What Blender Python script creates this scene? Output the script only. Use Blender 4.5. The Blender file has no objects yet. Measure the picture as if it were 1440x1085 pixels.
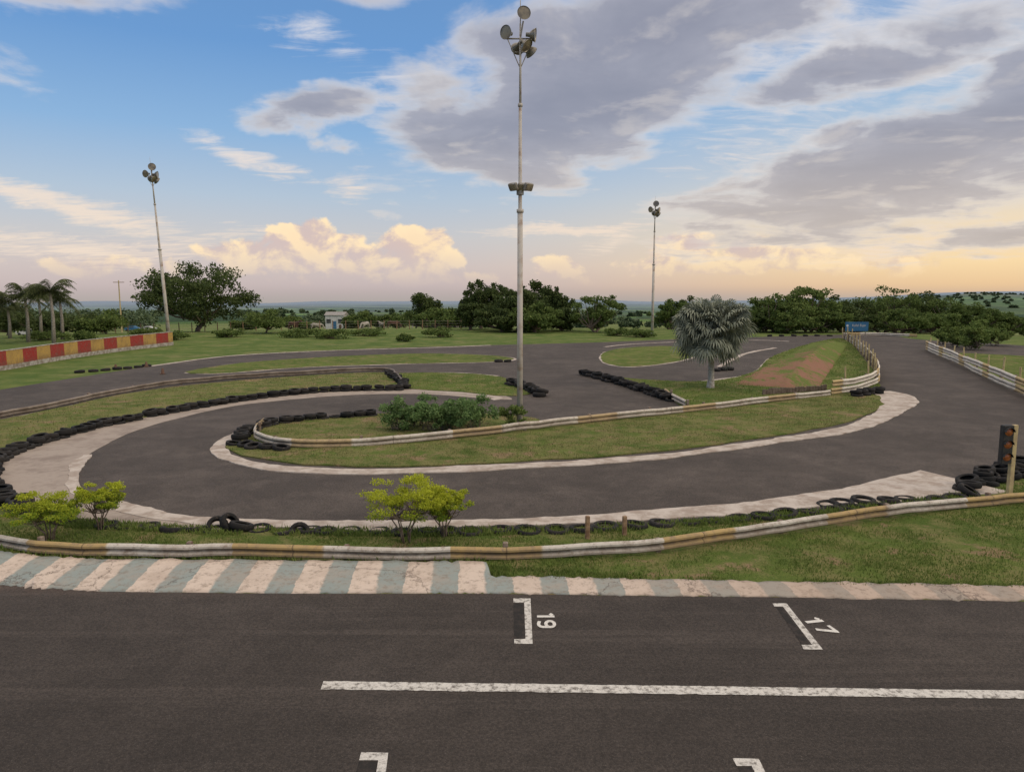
import bpy, math, random
import numpy as np
from mathutils import Vector, Matrix, Euler
random.seed(7); R = np.random.default_rng(7)
S = bpy.context.scene; COL = S.collection
# ---------------- camera (estimated from image coordinates: 5 m above the track, 26 mm lens) ------------
H0 = 5.0; F = 1040.0; TH = math.radians(7.26); CT, ST = math.cos(TH), math.sin(TH)
cd = bpy.data.cameras.new("camera"); cam = bpy.data.objects.new("camera", cd); COL.objects.link(cam)
cd.sensor_width = 36; cd.sensor_fit = 'HORIZONTAL'; cd.lens = 26; cd.clip_end = 40000
cam.location = (0, 0, H0); cam.rotation_euler = (math.pi/2-TH, 0, 0); S.camera = cam
S.view_settings.view_transform = 'Standard'; S.view_settings.look = 'None'; S.view_settings.exposure = 0

def G(u, v, z=0.0):                      # image pixel -> ground position in metres
    k = (542.5-v)/F; w = z-H0
    Y = w*(CT+k*ST)/(k*CT-ST); d = Y*CT-w*ST
    return ((u-720)/F*d, Y)
def HT(Y, v):                            # height of a feature at distance Y
    k = (542.5-v)/F
    return H0+Y*(k*CT-ST)/(CT+k*ST)
def XA(u, Y, z=0): return (u-720)/F*(Y*CT-(z-H0)*ST)

def terr(x, y):
    x = np.asarray(x, float); y = np.asarray(y, float)
    r = np.hypot(x, y); az = np.arctan2(x, y)
    z = np.interp(r, [0, 100, 125, 180, 300, 700, 2500, 5000, 9000], [0, 0, -1.0, -4.2, -8, -20, -58, -85, -112])
    und = np.sin(x*0.004+1)*np.cos(y*0.0031)*5*np.clip((r-400)/1500, 0, 1)
    far = (np.sin(az*9+1)*9+np.sin(az*23)*5+np.sin(az*51+2)*2.5)*np.clip((r-4500)/3500, 0, 1)
    rt = np.clip((az-0.22)/0.35, 0, 1); rt = rt*rt*(3-2*rt)
    hill = rt*np.clip((r-900)/1500, 0, 1)*(48+6*np.sin(az*14)+4*np.sin(az*37))
    hill += rt*np.clip((r-4000)/4000, 0, 1)*55
    return z+und+far+hill

# ---------------- node helpers ----------------
class NT:
    def __init__(s, tree): s.t = tree; s.n = tree.nodes; s.l = tree.links
    def new(s, typ, **kw):
        n = s.n.new(typ)
        for k, v in kw.items(): setattr(n, k, v)
        return n
    def put(s, sock, val):
        if val is None: return
        if isinstance(val, bpy.types.NodeSocket): s.l.new(val, sock)
        else:
            if sock.type == 'RGBA' and hasattr(val, '__len__') and len(val) == 3: val = (*val, 1)
            sock.default_value = val
    def m(s, op, a, b=None, c=None, clamp=False):
        n = s.new('ShaderNodeMath', operation=op, use_clamp=clamp)
        for i, x in enumerate((a, b, c)):
            if x is not None: s.put(n.inputs[i], x)
        return n.outputs[0]
    def v(s, op, a, b=None, sc=None):
        n = s.new('ShaderNodeVectorMath', operation=op)
        s.put(n.inputs[0], a)
        if b is not None: s.put(n.inputs[1], b)
        if sc is not None: s.put(n.inputs['Scale'], sc)
        return n.outputs['Value'] if op in ('LENGTH', 'DOT_PRODUCT', 'DISTANCE') else n.outputs[0]
    def mix(s, f, a, b, bt='MIX'):
        n = s.new('ShaderNodeMix', data_type='RGBA', blend_type=bt)
        s.put(n.inputs[0], f); s.put(n.inputs[6], a); s.put(n.inputs[7], b); return n.outputs[2]
    def noise(s, vec, scale, det=4, rough=.55, dist=0, lac=2.0):
        n = s.new('ShaderNodeTexNoise'); s.put(n.inputs['Vector'], vec)
        n.inputs['Scale'].default_value = scale; n.inputs['Detail'].default_value = det
        n.inputs['Roughness'].default_value = rough; n.inputs['Distortion'].default_value = dist
        n.inputs['Lacunarity'].default_value = lac
        return n
    def mr(s, x, a, b, c=0., d=1., smooth=True):
        n = s.new('ShaderNodeMapRange', interpolation_type='SMOOTHSTEP' if smooth else 'LINEAR')
        for i, q in enumerate((x, a, b, c, d)): s.put(n.inputs[i], q)
        return n.outputs[0]
    def ramp(s, x, stops):
        n = s.new('ShaderNodeValToRGB'); s.put(n.inputs[0], x); e = n.color_ramp.elements
        e[0].position, e[0].color = stops[0][0], (*stops[0][1], 1)
        e[1].position, e[1].color = stops[-1][0], (*stops[-1][1], 1)
        for p, c in stops[1:-1]:
            q = e.new(p); q.color = (*c, 1)
        return n.outputs[0]
    def xyz(s, v):
        n = s.new('ShaderNodeSeparateXYZ'); s.put(n.inputs[0], v); return n.outputs
    def comb(s, x, y, z):
        n = s.new('ShaderNodeCombineXYZ')
        for i, q in enumerate((x, y, z)): s.put(n.inputs[i], q)
        return n.outputs[0]

def new_mat(name, rough=.8, spec=.3, metal=0):
    m = bpy.data.materials.new(name); m.use_nodes = True
    N = NT(m.node_tree); b = N.n['Principled BSDF']
    b.inputs['Roughness'].default_value = rough; b.inputs['Specular IOR Level'].default_value = spec
    b.inputs['Metallic'].default_value = metal
    return m, N, b
def pos(N): return N.new('ShaderNodeNewGeometry').outputs['Position']
def objc(N): return N.new('ShaderNodeTexCoord').outputs['Object']
def bump(N, b, h, st=.4, d=.02):
    n = N.new('ShaderNodeBump'); n.inputs['Strength'].default_value = st; n.inputs['Distance'].default_value = d
    N.put(n.inputs['Height'], h); N.l.new(n.outputs[0], b.inputs['Normal'])

def simple(name, c1, c2, scale=6, rough=.7, spec=.3, metal=0, bmp=.2, lo=.35, hi=.65):
    m, N, b = new_mat(name, rough, spec, metal)
    f = N.noise(objc(N), scale, 6, .6).outputs[0]
    N.put(b.inputs['Base Color'], N.mix(N.mr(f, lo, hi), c1, c2))
    if bmp: bump(N, b, f, bmp, .02)
    return m

def grass_mat(name, dry=.0, red=0.0):
    m, N, b = new_mat(name, .95, .05); p = pos(N)
    n1 = N.noise(p, .35, 4, .6).outputs[0]; n2 = N.noise(p, 1.3, 7, .72).outputs[0]
    n3 = N.noise(p, 22, 4, .7).outputs[0]; n4 = N.noise(p, .7, 7, .74, .5).outputs[0]
    c = N.mix(N.mr(n1, .35, .65), (.080, .120, .026), (.130, .170, .040))
    c = N.mix(N.mr(n2, .47-dry*.16, .66-dry*.10, 0, .85), c, (.215, .190, .080))
    c = N.mix(N.mr(n4, .59-red*.14, .68-red*.10, 0, .85), c, (.29, .19, .12))
    c = N.mix(N.mr(n3, .3, .62, .55, 0), c, (.035, .05, .014))
    N.put(b.inputs['Base Color'], c); bump(N, b, n3, .8, .05); return m
M = {}
M['grass'] = grass_mat('grass', .15, 0.1); M['grass_dry'] = grass_mat('grass_dry', .6, .45)

def ground_mat():
    m = grass_mat('ground', .4, .45); N = NT(m.node_tree); b = N.n['Principled BSDF']; p = pos(N)
    near = b.inputs['Base Color'].links[0].from_socket
    vo = N.new('ShaderNodeTexVoronoi'); vo.inputs['Scale'].default_value = .0042
    wp = N.v('ADD', p, N.v('SCALE', N.noise(p, .004, 4).outputs[1], sc=120.)); N.put(vo.inputs['Vector'], wp)
    hue = N.xyz(vo.outputs['Color'])[0]
    fld = N.ramp(hue, [(0, (.02, .04, .014)), (.3, (.03, .06, .018)), (.34, (.11, .19, .045)), (.6, (.15, .24, .06)), (.64, (.17, .17, .07)), (.8, (.05, .10, .03)), (1, (.10, .17, .04))])
    fld = N.mix(N.mr(N.noise(p, .02, 8, .7).outputs[0], .4, .6, 0, .7), fld, (.03, .055, .02))
    r = N.v('LENGTH', p)
    meadow = N.mix(N.mr(N.noise(p, .05, 6, .6).outputs[0], .35, .65), (.12, .165, .05), (.185, .20, .08))
    meadow = N.mix(N.mr(N.noise(p, .9, 5, .7).outputs[0], .42, .66, 0, .6), meadow, (.07, .09, .03))
    fresh = N.mix(N.mr(N.noise(p, .5, 6, .7).outputs[0], .35, .65), (.072, .115, .028), (.135, .165, .050))
    fresh = N.mix(N.mr(N.noise(p, .25, 7, .75).outputs[0], .50, .68, 0, .6), fresh, (.20, .18, .085))
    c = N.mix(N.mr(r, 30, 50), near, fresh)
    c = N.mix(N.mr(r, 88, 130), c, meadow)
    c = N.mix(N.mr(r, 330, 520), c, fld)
    c = N.mix(N.mr(r, 500, 7000, 0, .94, False), c, (.22, .27, .34))  # aerial haze painted into the land colour, stronger with distance
    N.put(b.inputs['Base Color'], c); return m
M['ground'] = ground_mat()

def asphalt_mat(name, along=True, k=1.0):
    m, N, b = new_mat(name, .85, .2); p = pos(N)
    big = N.noise(p, .22, 4, .6, .4).outputs[0]; mid = N.noise(p, 1.1, 8, .78).outputs[0]
    fine = N.noise(p, 26, 5, .85).outputs[0]; vf = N.noise(p, 70, 2, .9).outputs[0]
    st = N.v('MULTIPLY', p, (.045, 1.5, 1) if along else (.4, .4, 1)); sk = N.noise(st, 1.6, 8, .72, .25).outputs[0]
    c = N.mix(N.mr(big, .3, .7), (.060*k, .0485*k, .041*k), (.096*k, .078*k, .066*k))
    c = N.mix(N.mr(mid, .42, .62, 0, .50), c, (.042*k, .034*k, .029*k))
    c = N.mix(N.mr(sk, .49, .68, 0, .50), c, (.132*k, .107*k, .091*k))
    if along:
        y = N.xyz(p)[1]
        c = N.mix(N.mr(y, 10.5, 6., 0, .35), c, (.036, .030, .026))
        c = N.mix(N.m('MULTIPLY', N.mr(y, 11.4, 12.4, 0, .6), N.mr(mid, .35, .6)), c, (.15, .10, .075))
    c = N.mix(N.mr(fine, .40, .60, .60, 0), c, (.014, .012, .010))
    c = N.mix(N.mr(vf, .55, .70, 0, .34), c, (.20, .17, .15))
    N.put(b.inputs['Base Color'], c); bump(N, b, fine, .6, .015)
    return m
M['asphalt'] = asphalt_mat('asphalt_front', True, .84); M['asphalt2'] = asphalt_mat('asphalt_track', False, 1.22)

def worn_paint(name, col, base, amount=.5, scale=5):
    m, N, b = new_mat(name, .85, .15); p = pos(N)
    n = N.noise(p, scale, 8, .72).outputs[0]; n2 = N.noise(p, scale*6, 4, .7).outputs[0]
    c = N.mix(N.mr(n, .5-.1*amount, .72-.12*amount, 0, .9), col, base)
    c = N.mix(N.mr(n2, .5, .72, 0, .55), c, base)
    N.put(b.inputs['Base Color'], c); bump(N, b, n2, .3, .01); return m
M['mark'] = worn_paint('white_marking_paint', (.58, .55, .50), (.10, .085, .072), .55, 14)
M['mark_dark'] = worn_paint('black_marking_paint', (.024, .022, .020), (.05, .04, .035), .6, 7)
M['concrete'] = worn_paint('dusty_beige_concrete', (.48, .42, .365), (.30, .24, .195), .9, 1.6)
M['runoff'] = worn_paint('pale_brown_concrete', (.33, .275, .23), (.22, .175, .145), .5, .9)

def kerb_mat():
    m, N, b = new_mat('striped_kerb', .88, .15); p = pos(N); x, y, z = N.xyz(p)
    wob = N.m('MULTIPLY', N.m('SUBTRACT', N.noise(p, 3, 5, .7).outputs[0], .5), .18)
    t = N.m('ADD', N.m('DIVIDE', N.m('ADD', x, N.m('MULTIPLY', y, .06)), .93), wob)
    fr = N.m('FRACT', N.m('ADD', t, 40.2))
    st = N.mr(fr, .47, .53)
    c = N.mix(st, (.56, .46, .38), (.25, .28, .26))
    n = N.noise(p, 1.4, 8, .72).outputs[0]; n2 = N.noise(p, 9, 7, .78).outputs[0]
    c = N.mix(N.mr(n, .42, .68, 0, .5), c, (.36, .28, .22))
    c = N.mix(N.mr(x, -1, 6, 0, .6), c, (.34, .25, .19))
    c = N.mix(N.mr(n2, .48, .66, 0, .65), c, (.20, .155, .12))
    cr = N.new('ShaderNodeTexVoronoi', feature='DISTANCE_TO_EDGE'); cr.inputs['Scale'].default_value = .28
    N.put(cr.inputs['Vector'], N.v('ADD', p, N.v('SCALE', N.noise(p, 2, 6, .7).outputs[1], sc=.7)))
    c = N.mix(N.mr(cr.outputs[0], .001, .006, .6, 0), c, (.08, .06, .05))
    N.put(b.inputs['Base Color'], c); bump(N, b, n2, .4, .015); return m
M['kerb'] = kerb_mat()

def stripe_uv(name, period, ca, cb, off=0., duty=.5, rust=.5, dirt=(.20, .15, .11), groove=True, wear=.75):
    m, N, b = new_mat(name, .85, .15); uv = N.new('ShaderNodeUVMap').outputs[0]; u, v, _ = N.xyz(uv); p = pos(N)
    fr = N.m('FRACT', N.m('ADD', N.m('DIVIDE', u, period), 20.+off)); st = N.mr(fr, duty-.01, duty+.01)
    c = N.mix(st, ca, cb)
    n = N.noise(p, 1.7, 8, .76).outputs[0]; n2 = N.noise(p, 9, 8, .8).outputs[0]
    low = N.mr(v, 0, .55, .28, 0)
    c = N.mix(N.m('MULTIPLY', N.mr(N.m('ADD', n, low), .42, .72), rust), c, dirt)
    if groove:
        groove_shade = N.m('MULTIPLY', N.mr(N.m('ABSOLUTE', N.m('SUBTRACT', v, .5)), .03, .14, 1, 0), N.mr(n, .3, .6, .3, .85)); c = N.mix(groove_shade, c, (.10, .075, .055))  # shade of the beam groove, painted as a patchy dark band
        fu = N.m('FRACT', N.m('DIVIDE', u, 4.0)); c = N.mix(N.mr(fu, .0, .012, .8, 0), c, (.07, .05, .04))
    c = N.mix(N.mr(n2, .50, .64, 0, wear), c, (.19, .14, .105))
    N.put(b.inputs['Base Color'], c); bump(N, b, n2, .3, .01); return m
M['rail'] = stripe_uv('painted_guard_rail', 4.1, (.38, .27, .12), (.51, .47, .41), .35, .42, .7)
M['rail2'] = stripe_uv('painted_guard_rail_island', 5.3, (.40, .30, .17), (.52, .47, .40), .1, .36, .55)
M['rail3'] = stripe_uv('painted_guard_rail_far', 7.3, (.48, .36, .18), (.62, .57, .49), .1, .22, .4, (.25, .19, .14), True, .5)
M['wallp'] = stripe_uv('red_yellow_wall_paint', 3.6, (.30, .035, .03), (.44, .28, .08), .2, .5, .55, (.12, .07, .05), False)
M['wallw'] = simple('white_wall_plinth', (.42, .39, .35), (.22, .18, .14), 3)
M['wood'] = simple('weathered_wood', (.16, .09, .05), (.30, .20, .12), 9)
M['postp'] = simple('cream_post_paint', (.50, .40, .20), (.36, .27, .15), 6)
M['postdark'] = simple('rusty_steel', (.14, .09, .06), (.25, .20, .16), 8)
M['polew'] = simple('white_pole_paint', (.47, .43, .38), (.27, .18, .13), 1.6, .75, .2, 0, .1, .48, .68)
M['steel'] = simple('galvanised_steel', (.30, .29, .27), (.18, .15, .12), 5, .5, .5, .3)
M['dish'] = simple('reflector_metal', (.24, .22, .18), (.14, .12, .09), 4, .4, .5, .5)
M['glass'] = simple('lamp_glass', (.26, .22, .15), (.12, .10, .08), 3, .15, .6, 0, 0)
M['black'] = simple('black_plastic', (.02, .02, .02), (.035, .033, .03), 8, .6)
M['amber'] = simple('amber_lens', (.36, .11, .03), (.22, .06, .02), 14, .3, .5, 0, .3)
M['white'] = simple('white_paint', (.55, .54, .52), (.42, .41, .39), 3, .5)
M['dkwin'] = simple('dark_glass', (.03, .035, .04), (.05, .05, .06), 3, .15, .6, 0, 0)
M['blue'] = simple('blue_sign_paint', (.025, .10, .20), (.03, .13, .24), 1, .5)
M['cone'] = simple('faded_brown_rubber', (.17, .09, .055), (.12, .07, .05), 9)
M['cowa'] = simple('white_hide', (.38, .35, .30), (.28, .24, .20), 2)
M['cowb'] = simple('brown_hide', (.10, .045, .025), (.05, .025, .018), 2)
M['bark'] = simple('bark', (.10, .075, .055), (.19, .15, .12), 9, .9, .1)
M['palmbark'] = simple('palm_bark', (.34, .31, .27), (.20, .17, .14), 12, .9, .1)
M['palepalm'] = simple('pale_palm_bark', (.48, .45, .39), (.28, .24, .20), 8, .9, .1)
M['oldrail'] = simple('weathered_rail', (.13, .10, .075), (.22, .18, .145), 2)

def tyre_mat():
    m, N, b = new_mat('tyre_rubber', .8, .2)
    rnd = N.new('ShaderNodeObjectInfo').outputs['Random']; o = objc(N)
    n = N.noise(o, 7, 5, .65).outputs[0]
    c = N.mix(rnd, (.011, .011, .011), (.028, .025, .023))
    c = N.mix(N.mr(n, .55, .75, 0, .6), c, (.12, .095, .075))
    N.put(b.inputs['Base Color'], c); return m
M['tyre'] = tyre_mat()

def leaf_mat(name, c1, c2, c3=None, z0=0, z1=1, tr=.3):
    m = bpy.data.materials.new(name); m.use_nodes = True; N = NT(m.node_tree); b = N.n['Principled BSDF']
    b.inputs['Roughness'].default_value = .7; b.inputs['Specular IOR Level'].default_value = .12
    g = N.new('ShaderNodeNewGeometry'); o = objc(N)
    n = N.noise(o, .6, 3, .6).outputs[0]
    c = N.mix(g.outputs['Random Per Island'], c1, c2)
    c = N.mix(N.mr(n, .35, .65, 0, .40), c, tuple(q*.55 for q in c1))
    if c3:
        zz = N.m('ADD', N.xyz(o)[2], N.m('MULTIPLY', N.m('SUBTRACT', g.outputs['Random Per Island'], .5), .5))
        c = N.mix(N.mr(zz, z0, z1), c, N.mix(g.outputs['Random Per Island'], c3, tuple(q*.6 for q in c3)))
    N.put(b.inputs['Base Color'], c)
    if tr <= 0: return m
    t = N.new('ShaderNodeBsdfTranslucent'); N.put(t.inputs[0], c)
    mx = N.new('ShaderNodeMixShader'); mx.inputs[0].default_value = tr
    N.l.new(b.outputs[0], mx.inputs[1]); N.l.new(t.outputs[0], mx.inputs[2])
    N.l.new(mx.outputs[0], N.n['Material Output'].inputs[0]); return m
M['lf_dark'] = leaf_mat('dark_foliage', (.052, .078, .025), (.110, .142, .045))
M['lf_mid'] = leaf_mat('mid_foliage', (.082, .128, .034), (.17, .215, .062))
M['lf_light'] = leaf_mat('light_foliage', (.110, .165, .042), (.20, .25, .072))
M['lf_far'] = leaf_mat('far_foliage', (.065, .098, .052), (.12, .155, .075), tr=0)
M['lf_shrub'] = leaf_mat('shrub_foliage', (.10, .18, .055), (.22, .31, .12))
M['lf_yel'] = leaf_mat('golden_shrub_foliage', (.14, .24, .03), (.25, .35, .045), (.54, .58, .05), .35, .95, .4)
M['lf_silver'] = leaf_mat('silver_palm_foliage', (.19, .21, .155), (.345, .36, .275), None, 0, 1, .2)
M['lf_palm'] = leaf_mat('palm_foliage', (.065, .085, .035), (.15, .165, .07))
M['blade'] = leaf_mat('grass_blades', (.100, .160, .030), (.22, .25, .075), None, 0, 1, .3)
M['blade_dry'] = leaf_mat('dry_grass_blades', (.13, .16, .045), (.28, .25, .11), None, 0, 1, .3)

# ---------------- mesh helpers ----------------
def mk(name, V, Fc, mat=None, smooth=False, uv=None, mats=None, mi=None):
    me = bpy.data.meshes.new(name); me.from_pydata([tuple(map(float, q)) for q in V], [], Fc)
    if mats:
        for q in mats: me.materials.append(q)
        me.polygons.foreach_set('material_index', mi)
    elif mat: me.materials.append(mat)
    if smooth: me.polygons.foreach_set('use_smooth', [True]*len(me.polygons))
    if uv is not None:
        L = me.uv_layers.new(name='UVMap'); vi = np.zeros(len(me.loops), int); me.loops.foreach_get('vertex_index', vi)
        L.data.foreach_set('uv', np.asarray(uv, float)[vi].ravel())
    me.update(); o = bpy.data.objects.new(name, me); COL.objects.link(o); return o
def empty(name, loc, label, cat, group=None, rz=0):
    o = bpy.data.objects.new(name, None); COL.objects.link(o); o.location = loc; o.rotation_euler[2] = rz
    o.empty_display_size = .2; o['label'] = label; o['category'] = cat
    if group: o['group'] = group
    return o
def tag(o, label, cat, group=None):
    o['label'] = label; o['category'] = cat
    if group: o['group'] = group
    return o
def struct(o, label=None): o['kind'] = 'structure'; o['label'] = label or o.name.replace('_', ' '); o['category'] = o.name.split('.')[0].replace('_', ' '); return o
def par(c, p): c.parent = p; return c

class MB:
    def __init__(s): s.V = []; s.F = []; s.mi = []
    def add(s, V, Fc, m=0):
        o = len(s.V); s.V += [tuple(q) for q in V]; s.F += [[i+o for i in f] for f in Fc]; s.mi += [m]*len(Fc); return s
    def box(s, c, d, rz=0, m=0, M4=None, bev=0):
        x, y, z = d[0]/2, d[1]/2, d[2]/2; cr, sr = math.cos(rz), math.sin(rz); V = []
        if bev <= 0:
            L = [(a*x, b*y, e*z) for e in (-1, 1) for a, b in ((-1, -1), (1, -1), (1, 1), (-1, 1))]
            Fc = [[3, 2, 1, 0], [4, 5, 6, 7], [0, 1, 5, 4], [1, 2, 6, 5], [2, 3, 7, 6], [3, 0, 4, 7]]
        else:
            L = []
            ring = [(-x+bev, -y), (x-bev, -y), (x, -y+bev), (x, y-bev), (x-bev, y), (-x+bev, y), (-x, y-bev), (-x, -y+bev)]
            for zz, k in ((-z, 1), (z-bev, 1), (z, 1-bev/max(x, y))): L += [(a*k, b*k, zz) for a, b in ring]
            Fc = [list(range(7, -1, -1)), list(range(16, 24))]+[[r*8+i, r*8+(i+1) % 8, (r+1)*8+(i+1) % 8, (r+1)*8+i] for r in (0, 1) for i in range(8)]
        for a, b, e in L:
            q = Vector((a, b, e))
            if M4: q = M4 @ q
            V.append((c[0]+q[0]*cr-q[1]*sr, c[1]+q[0]*sr+q[1]*cr, c[2]+q[2]))
        return s.add(V, Fc, m)
    def tube(s, P, rad, n=8, m=0, cap=True):
        P = [Vector(p) for p in P]; V = []; Fc = []
        if not hasattr(rad, '__len__'): rad = [rad]*len(P)
        ref = None
        for i, p in enumerate(P):
            t = (P[min(i+1, len(P)-1)]-P[max(i-1, 0)]).normalized()
            a = Vector((1, 0, 0)) if abs(t.x) < .8 else Vector((0, 1, 0))
            if ref is None: ref = a
            u = t.cross(ref).normalized(); w = t.cross(u)
            for k in range(n):
                an = 2*math.pi*k/n; V.append(p+(u*math.cos(an)+w*math.sin(an))*rad[i])
        for i in range(len(P)-1):
            for k in range(n): Fc.append([i*n+k, i*n+(k+1) % n, (i+1)*n+(k+1) % n, (i+1)*n+k])
        if cap: Fc += [list(range(n-1, -1, -1)), [(len(P)-1)*n+k for k in range(n)]]
        return s.add(V, Fc, m)
    def rev(s, prof, n=20, M4=None, m=0, closed=False):
        V = []; Fc = []; K = len(prof)
        for i in range(n):
            a = 2*math.pi*i/n
            for r, z in prof:
                q = Vector((r*math.cos(a), r*math.sin(a), z)); V.append(M4 @ q if M4 else q)
        for i in range(n):
            for k in range(K if closed else K-1):
                k2 = (k+1) % K; j = (i+1) % n; Fc.append([i*K+k, j*K+k, j*K+k2, i*K+k2])
        return s.add(V, Fc, m)
    def obj(s, name, mats, smooth=False):
        if not isinstance(mats, (list, tuple)): mats = [mats]
        return mk(name, s.V, s.F, mats=mats, mi=s.mi, smooth=smooth)

def spline(P, step=.5, closed=False):
    P = [np.array(p, float) for p in P]; n = len(P); out = []
    rng = range(n if closed else n-1)
    for i in rng:
        if closed: a, b, c, d = P[i-1], P[i], P[(i+1) % n], P[(i+2) % n]
        else: a, b, c, d = P[max(i-1, 0)], P[i], P[i+1], P[min(i+2, n-1)]
        k = max(2, int(np.linalg.norm(c-b)/step))
        def tj(ti, p, q): return ti+max(1e-4, np.linalg.norm(q-p))**.5
        t0 = 0; t1 = tj(t0, a, b) if i > 0 or closed else 1e-4; t2 = tj(t1, b, c); t3 = tj(t2, c, d)
        if not closed and i == 0: a = b-(c-b); t1 = tj(0, a, b); t2 = tj(t1, b, c); t3 = tj(t2, c, d)
        if not closed and i == n-2: d = c+(c-b); t3 = tj(t2, c, d)
        for j in range(k):
            t = t1+(t2-t1)*j/k
            A1 = (t1-t)/(t1-t0)*a+(t-t0)/(t1-t0)*b; A2 = (t2-t)/(t2-t1)*b+(t-t1)/(t2-t1)*c; A3 = (t3-t)/(t3-t2)*c+(t-t2)/(t3-t2)*d
            B1 = (t2-t)/(t2-t0)*A1+(t-t0)/(t2-t0)*A2; B2 = (t3-t)/(t3-t1)*A2+(t-t1)/(t3-t1)*A3
            out.append((t2-t)/(t2-t1)*B1+(t-t1)/(t2-t1)*B2)
    if not closed: out.append(P[-1])
    return np.array(out)
def even(C, step):
    seg = np.linalg.norm(np.diff(C, axis=0), axis=1); L = np.concatenate([[0], np.cumsum(seg)])
    t = np.arange(0, L[-1], step); return np.stack([np.interp(t, L, C[:, k]) for k in range(2)], 1)
def gp(px): return [G(*p) for p in px]
def smoothn(n, w=3):
    q = R.normal(0, 1, n+2*w); return np.convolve(q, np.ones(2*w+1)/(2*w+1)**.5, 'valid')[:n]

def sheet(name, px, z, mat, step=.6, smooth=True, jit=0., world=False, label=None):
    W = px if world else gp(px)
    C = spline(W, step, True) if smooth else np.array(W)
    if jit: C = C+R.normal(0, jit, C.shape)
    if np.sum(C[:, 0]*np.roll(C[:, 1], -1)-np.roll(C[:, 0], -1)*C[:, 1]) < 0: C = C[::-1]
    n = len(C); V = [(x, y, z) for x, y in C]+[(x, y, -.03) for x, y in C]
    Fc = [list(range(n))]+[[i, i+n, (i+1) % n+n, (i+1) % n] for i in range(n)]
    Fc[1:] = [f[::-1] for f in Fc[1:]]
    o = mk(name, V, Fc, mat); struct(o, label); return o, C
def ribbon(name, px, w, z, mat, jit=.06, label=None, step=.35, closed=False):
    C = spline(gp(px), step, closed)
    T = np.gradient(C, axis=0); T /= np.linalg.norm(T, axis=1)[:, None]+1e-9; Nn = np.stack([-T[:, 1], T[:, 0]], 1)
    ws = w if np.isscalar(w) else np.interp(np.linspace(0, 1, len(C)), np.linspace(0, 1, len(w)), w)
    a = C+Nn*((ws/2)+smoothn(len(C))*jit+R.normal(0, jit*.25, len(C)))[:, None]; b = C-Nn*((ws/2)+smoothn(len(C))*jit+R.normal(0, jit*.25, len(C)))[:, None]
    V = []; Fc = []
    for p, q in zip(a, b): V += [(p[0], p[1], -.02), (p[0]*.98+q[0]*.02, p[1]*.98+q[1]*.02, z), (q[0]*.98+p[0]*.02, q[1]*.98+p[1]*.02, z), (q[0], q[1], -.02)]
    for i in range(len(C)-1):
        for k in range(3): Fc.append([i*4+k, i*4+k+1, (i+1)*4+k+1, (i+1)*4+k])
    Fc = [f[::-1] for f in Fc]
    o = mk(name, V, Fc, mat); struct(o, label); return o

# ---------------- ground sheet ----------------
rad = [0, 15, 40, 70, 95, 100, 105, 112, 120]+list(np.geomspace(130, 9500, 90))
na = 540; V = [(0, 0, 0)]; Fc = []
for r in rad[1:]:
    a = np.arange(na)*2*math.pi/na; X = r*np.sin(a); Y = r*np.cos(a); Z = terr(X, Y) if r > 100 else X*0
    V += list(zip(X, Y, Z))
for k in range(na): Fc.append([0, 1+(k+1) % na, 1+k])
for i in range(len(rad)-2):
    for k in range(na): Fc.append([1+i*na+k, 1+i*na+(k+1) % na, 1+(i+1)*na+(k+1) % na, 1+(i+1)*na+k])
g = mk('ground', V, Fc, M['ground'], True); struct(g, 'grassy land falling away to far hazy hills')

# ---------------- track surfaces ----------------
TR = [(-160, 575), (0, 548), (120, 529), (210, 515), (330, 500), (480, 492), (560, 489), (700, 485), (850, 481), (950, 477), (1060, 474), (1180, 470.5), (1245, 470.5), (1290, 477), (1440, 486),
      (1560, 500), (1600, 520), (1560, 600), (1500, 628), (1440, 645), (1380, 668), (1350, 690), (1250, 706), (1100, 722), (1000, 731), (800, 741), (650, 744), (350, 742), (230, 740), (90, 727), (20, 711), (-8, 690), (-10, 662), (0, 642), (-160, 690)]
sheet('track', TR, .008, M['asphalt2'], label='dark asphalt of the winding kart track')
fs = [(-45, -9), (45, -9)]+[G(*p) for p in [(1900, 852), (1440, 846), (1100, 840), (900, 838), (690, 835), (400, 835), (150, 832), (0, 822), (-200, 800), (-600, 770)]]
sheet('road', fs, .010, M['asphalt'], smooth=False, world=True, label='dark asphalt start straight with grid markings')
# kerb
top = [(-600, 742), (-300, 757), (-100, 770), (0, 779), (60, 787), (150, 791), (400, 793), (600, 794), (684, 795), (690, 813), (800, 815.5), (900, 817), (1050, 820), (1250, 824), (1440, 827), (1900, 832)]
bot = [(-600, 772), (-300, 795), (-100, 813), (0, 822), (60, 828), (150, 832), (400, 834), (600, 834), (684, 834), (690, 834), (800, 835.5), (900, 837.5), (1050, 839), (1250, 842.5), (1440, 845), (1900, 851)]
V = []; Fc = []; tw = np.array(gp(top)); bw = np.array(gp(bot)); K = 8
xs = []
for i in range(len(tw)-1):
    n = 14 if i != 8 else 2
    for j in range(n): xs.append((i+j/n))
xs.append(len(tw)-1)
for t in xs:
    i = min(int(t), len(tw)-2); f = t-i; a = tw[i]*(1-f)+tw[i+1]*f; b = bw[i]*(1-f)+bw[i+1]*f
    a = a+R.normal(0, .03, 2)*(0, 1); b = b+R.normal(0, .025, 2)*(0, 1); hk = .06 if t < 9 else .035
    V.append((b[0], b[1], -.02))
    for k in range(K):
        s_ = k/(K-1); q = b*(1-s_)+a*s_; V.append((q[0], q[1], .02+hk*math.sin(s_*math.pi*.55)+R.normal(0, .002)))
    V.append((a[0], a[1], -.02))
Q = K+2
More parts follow.
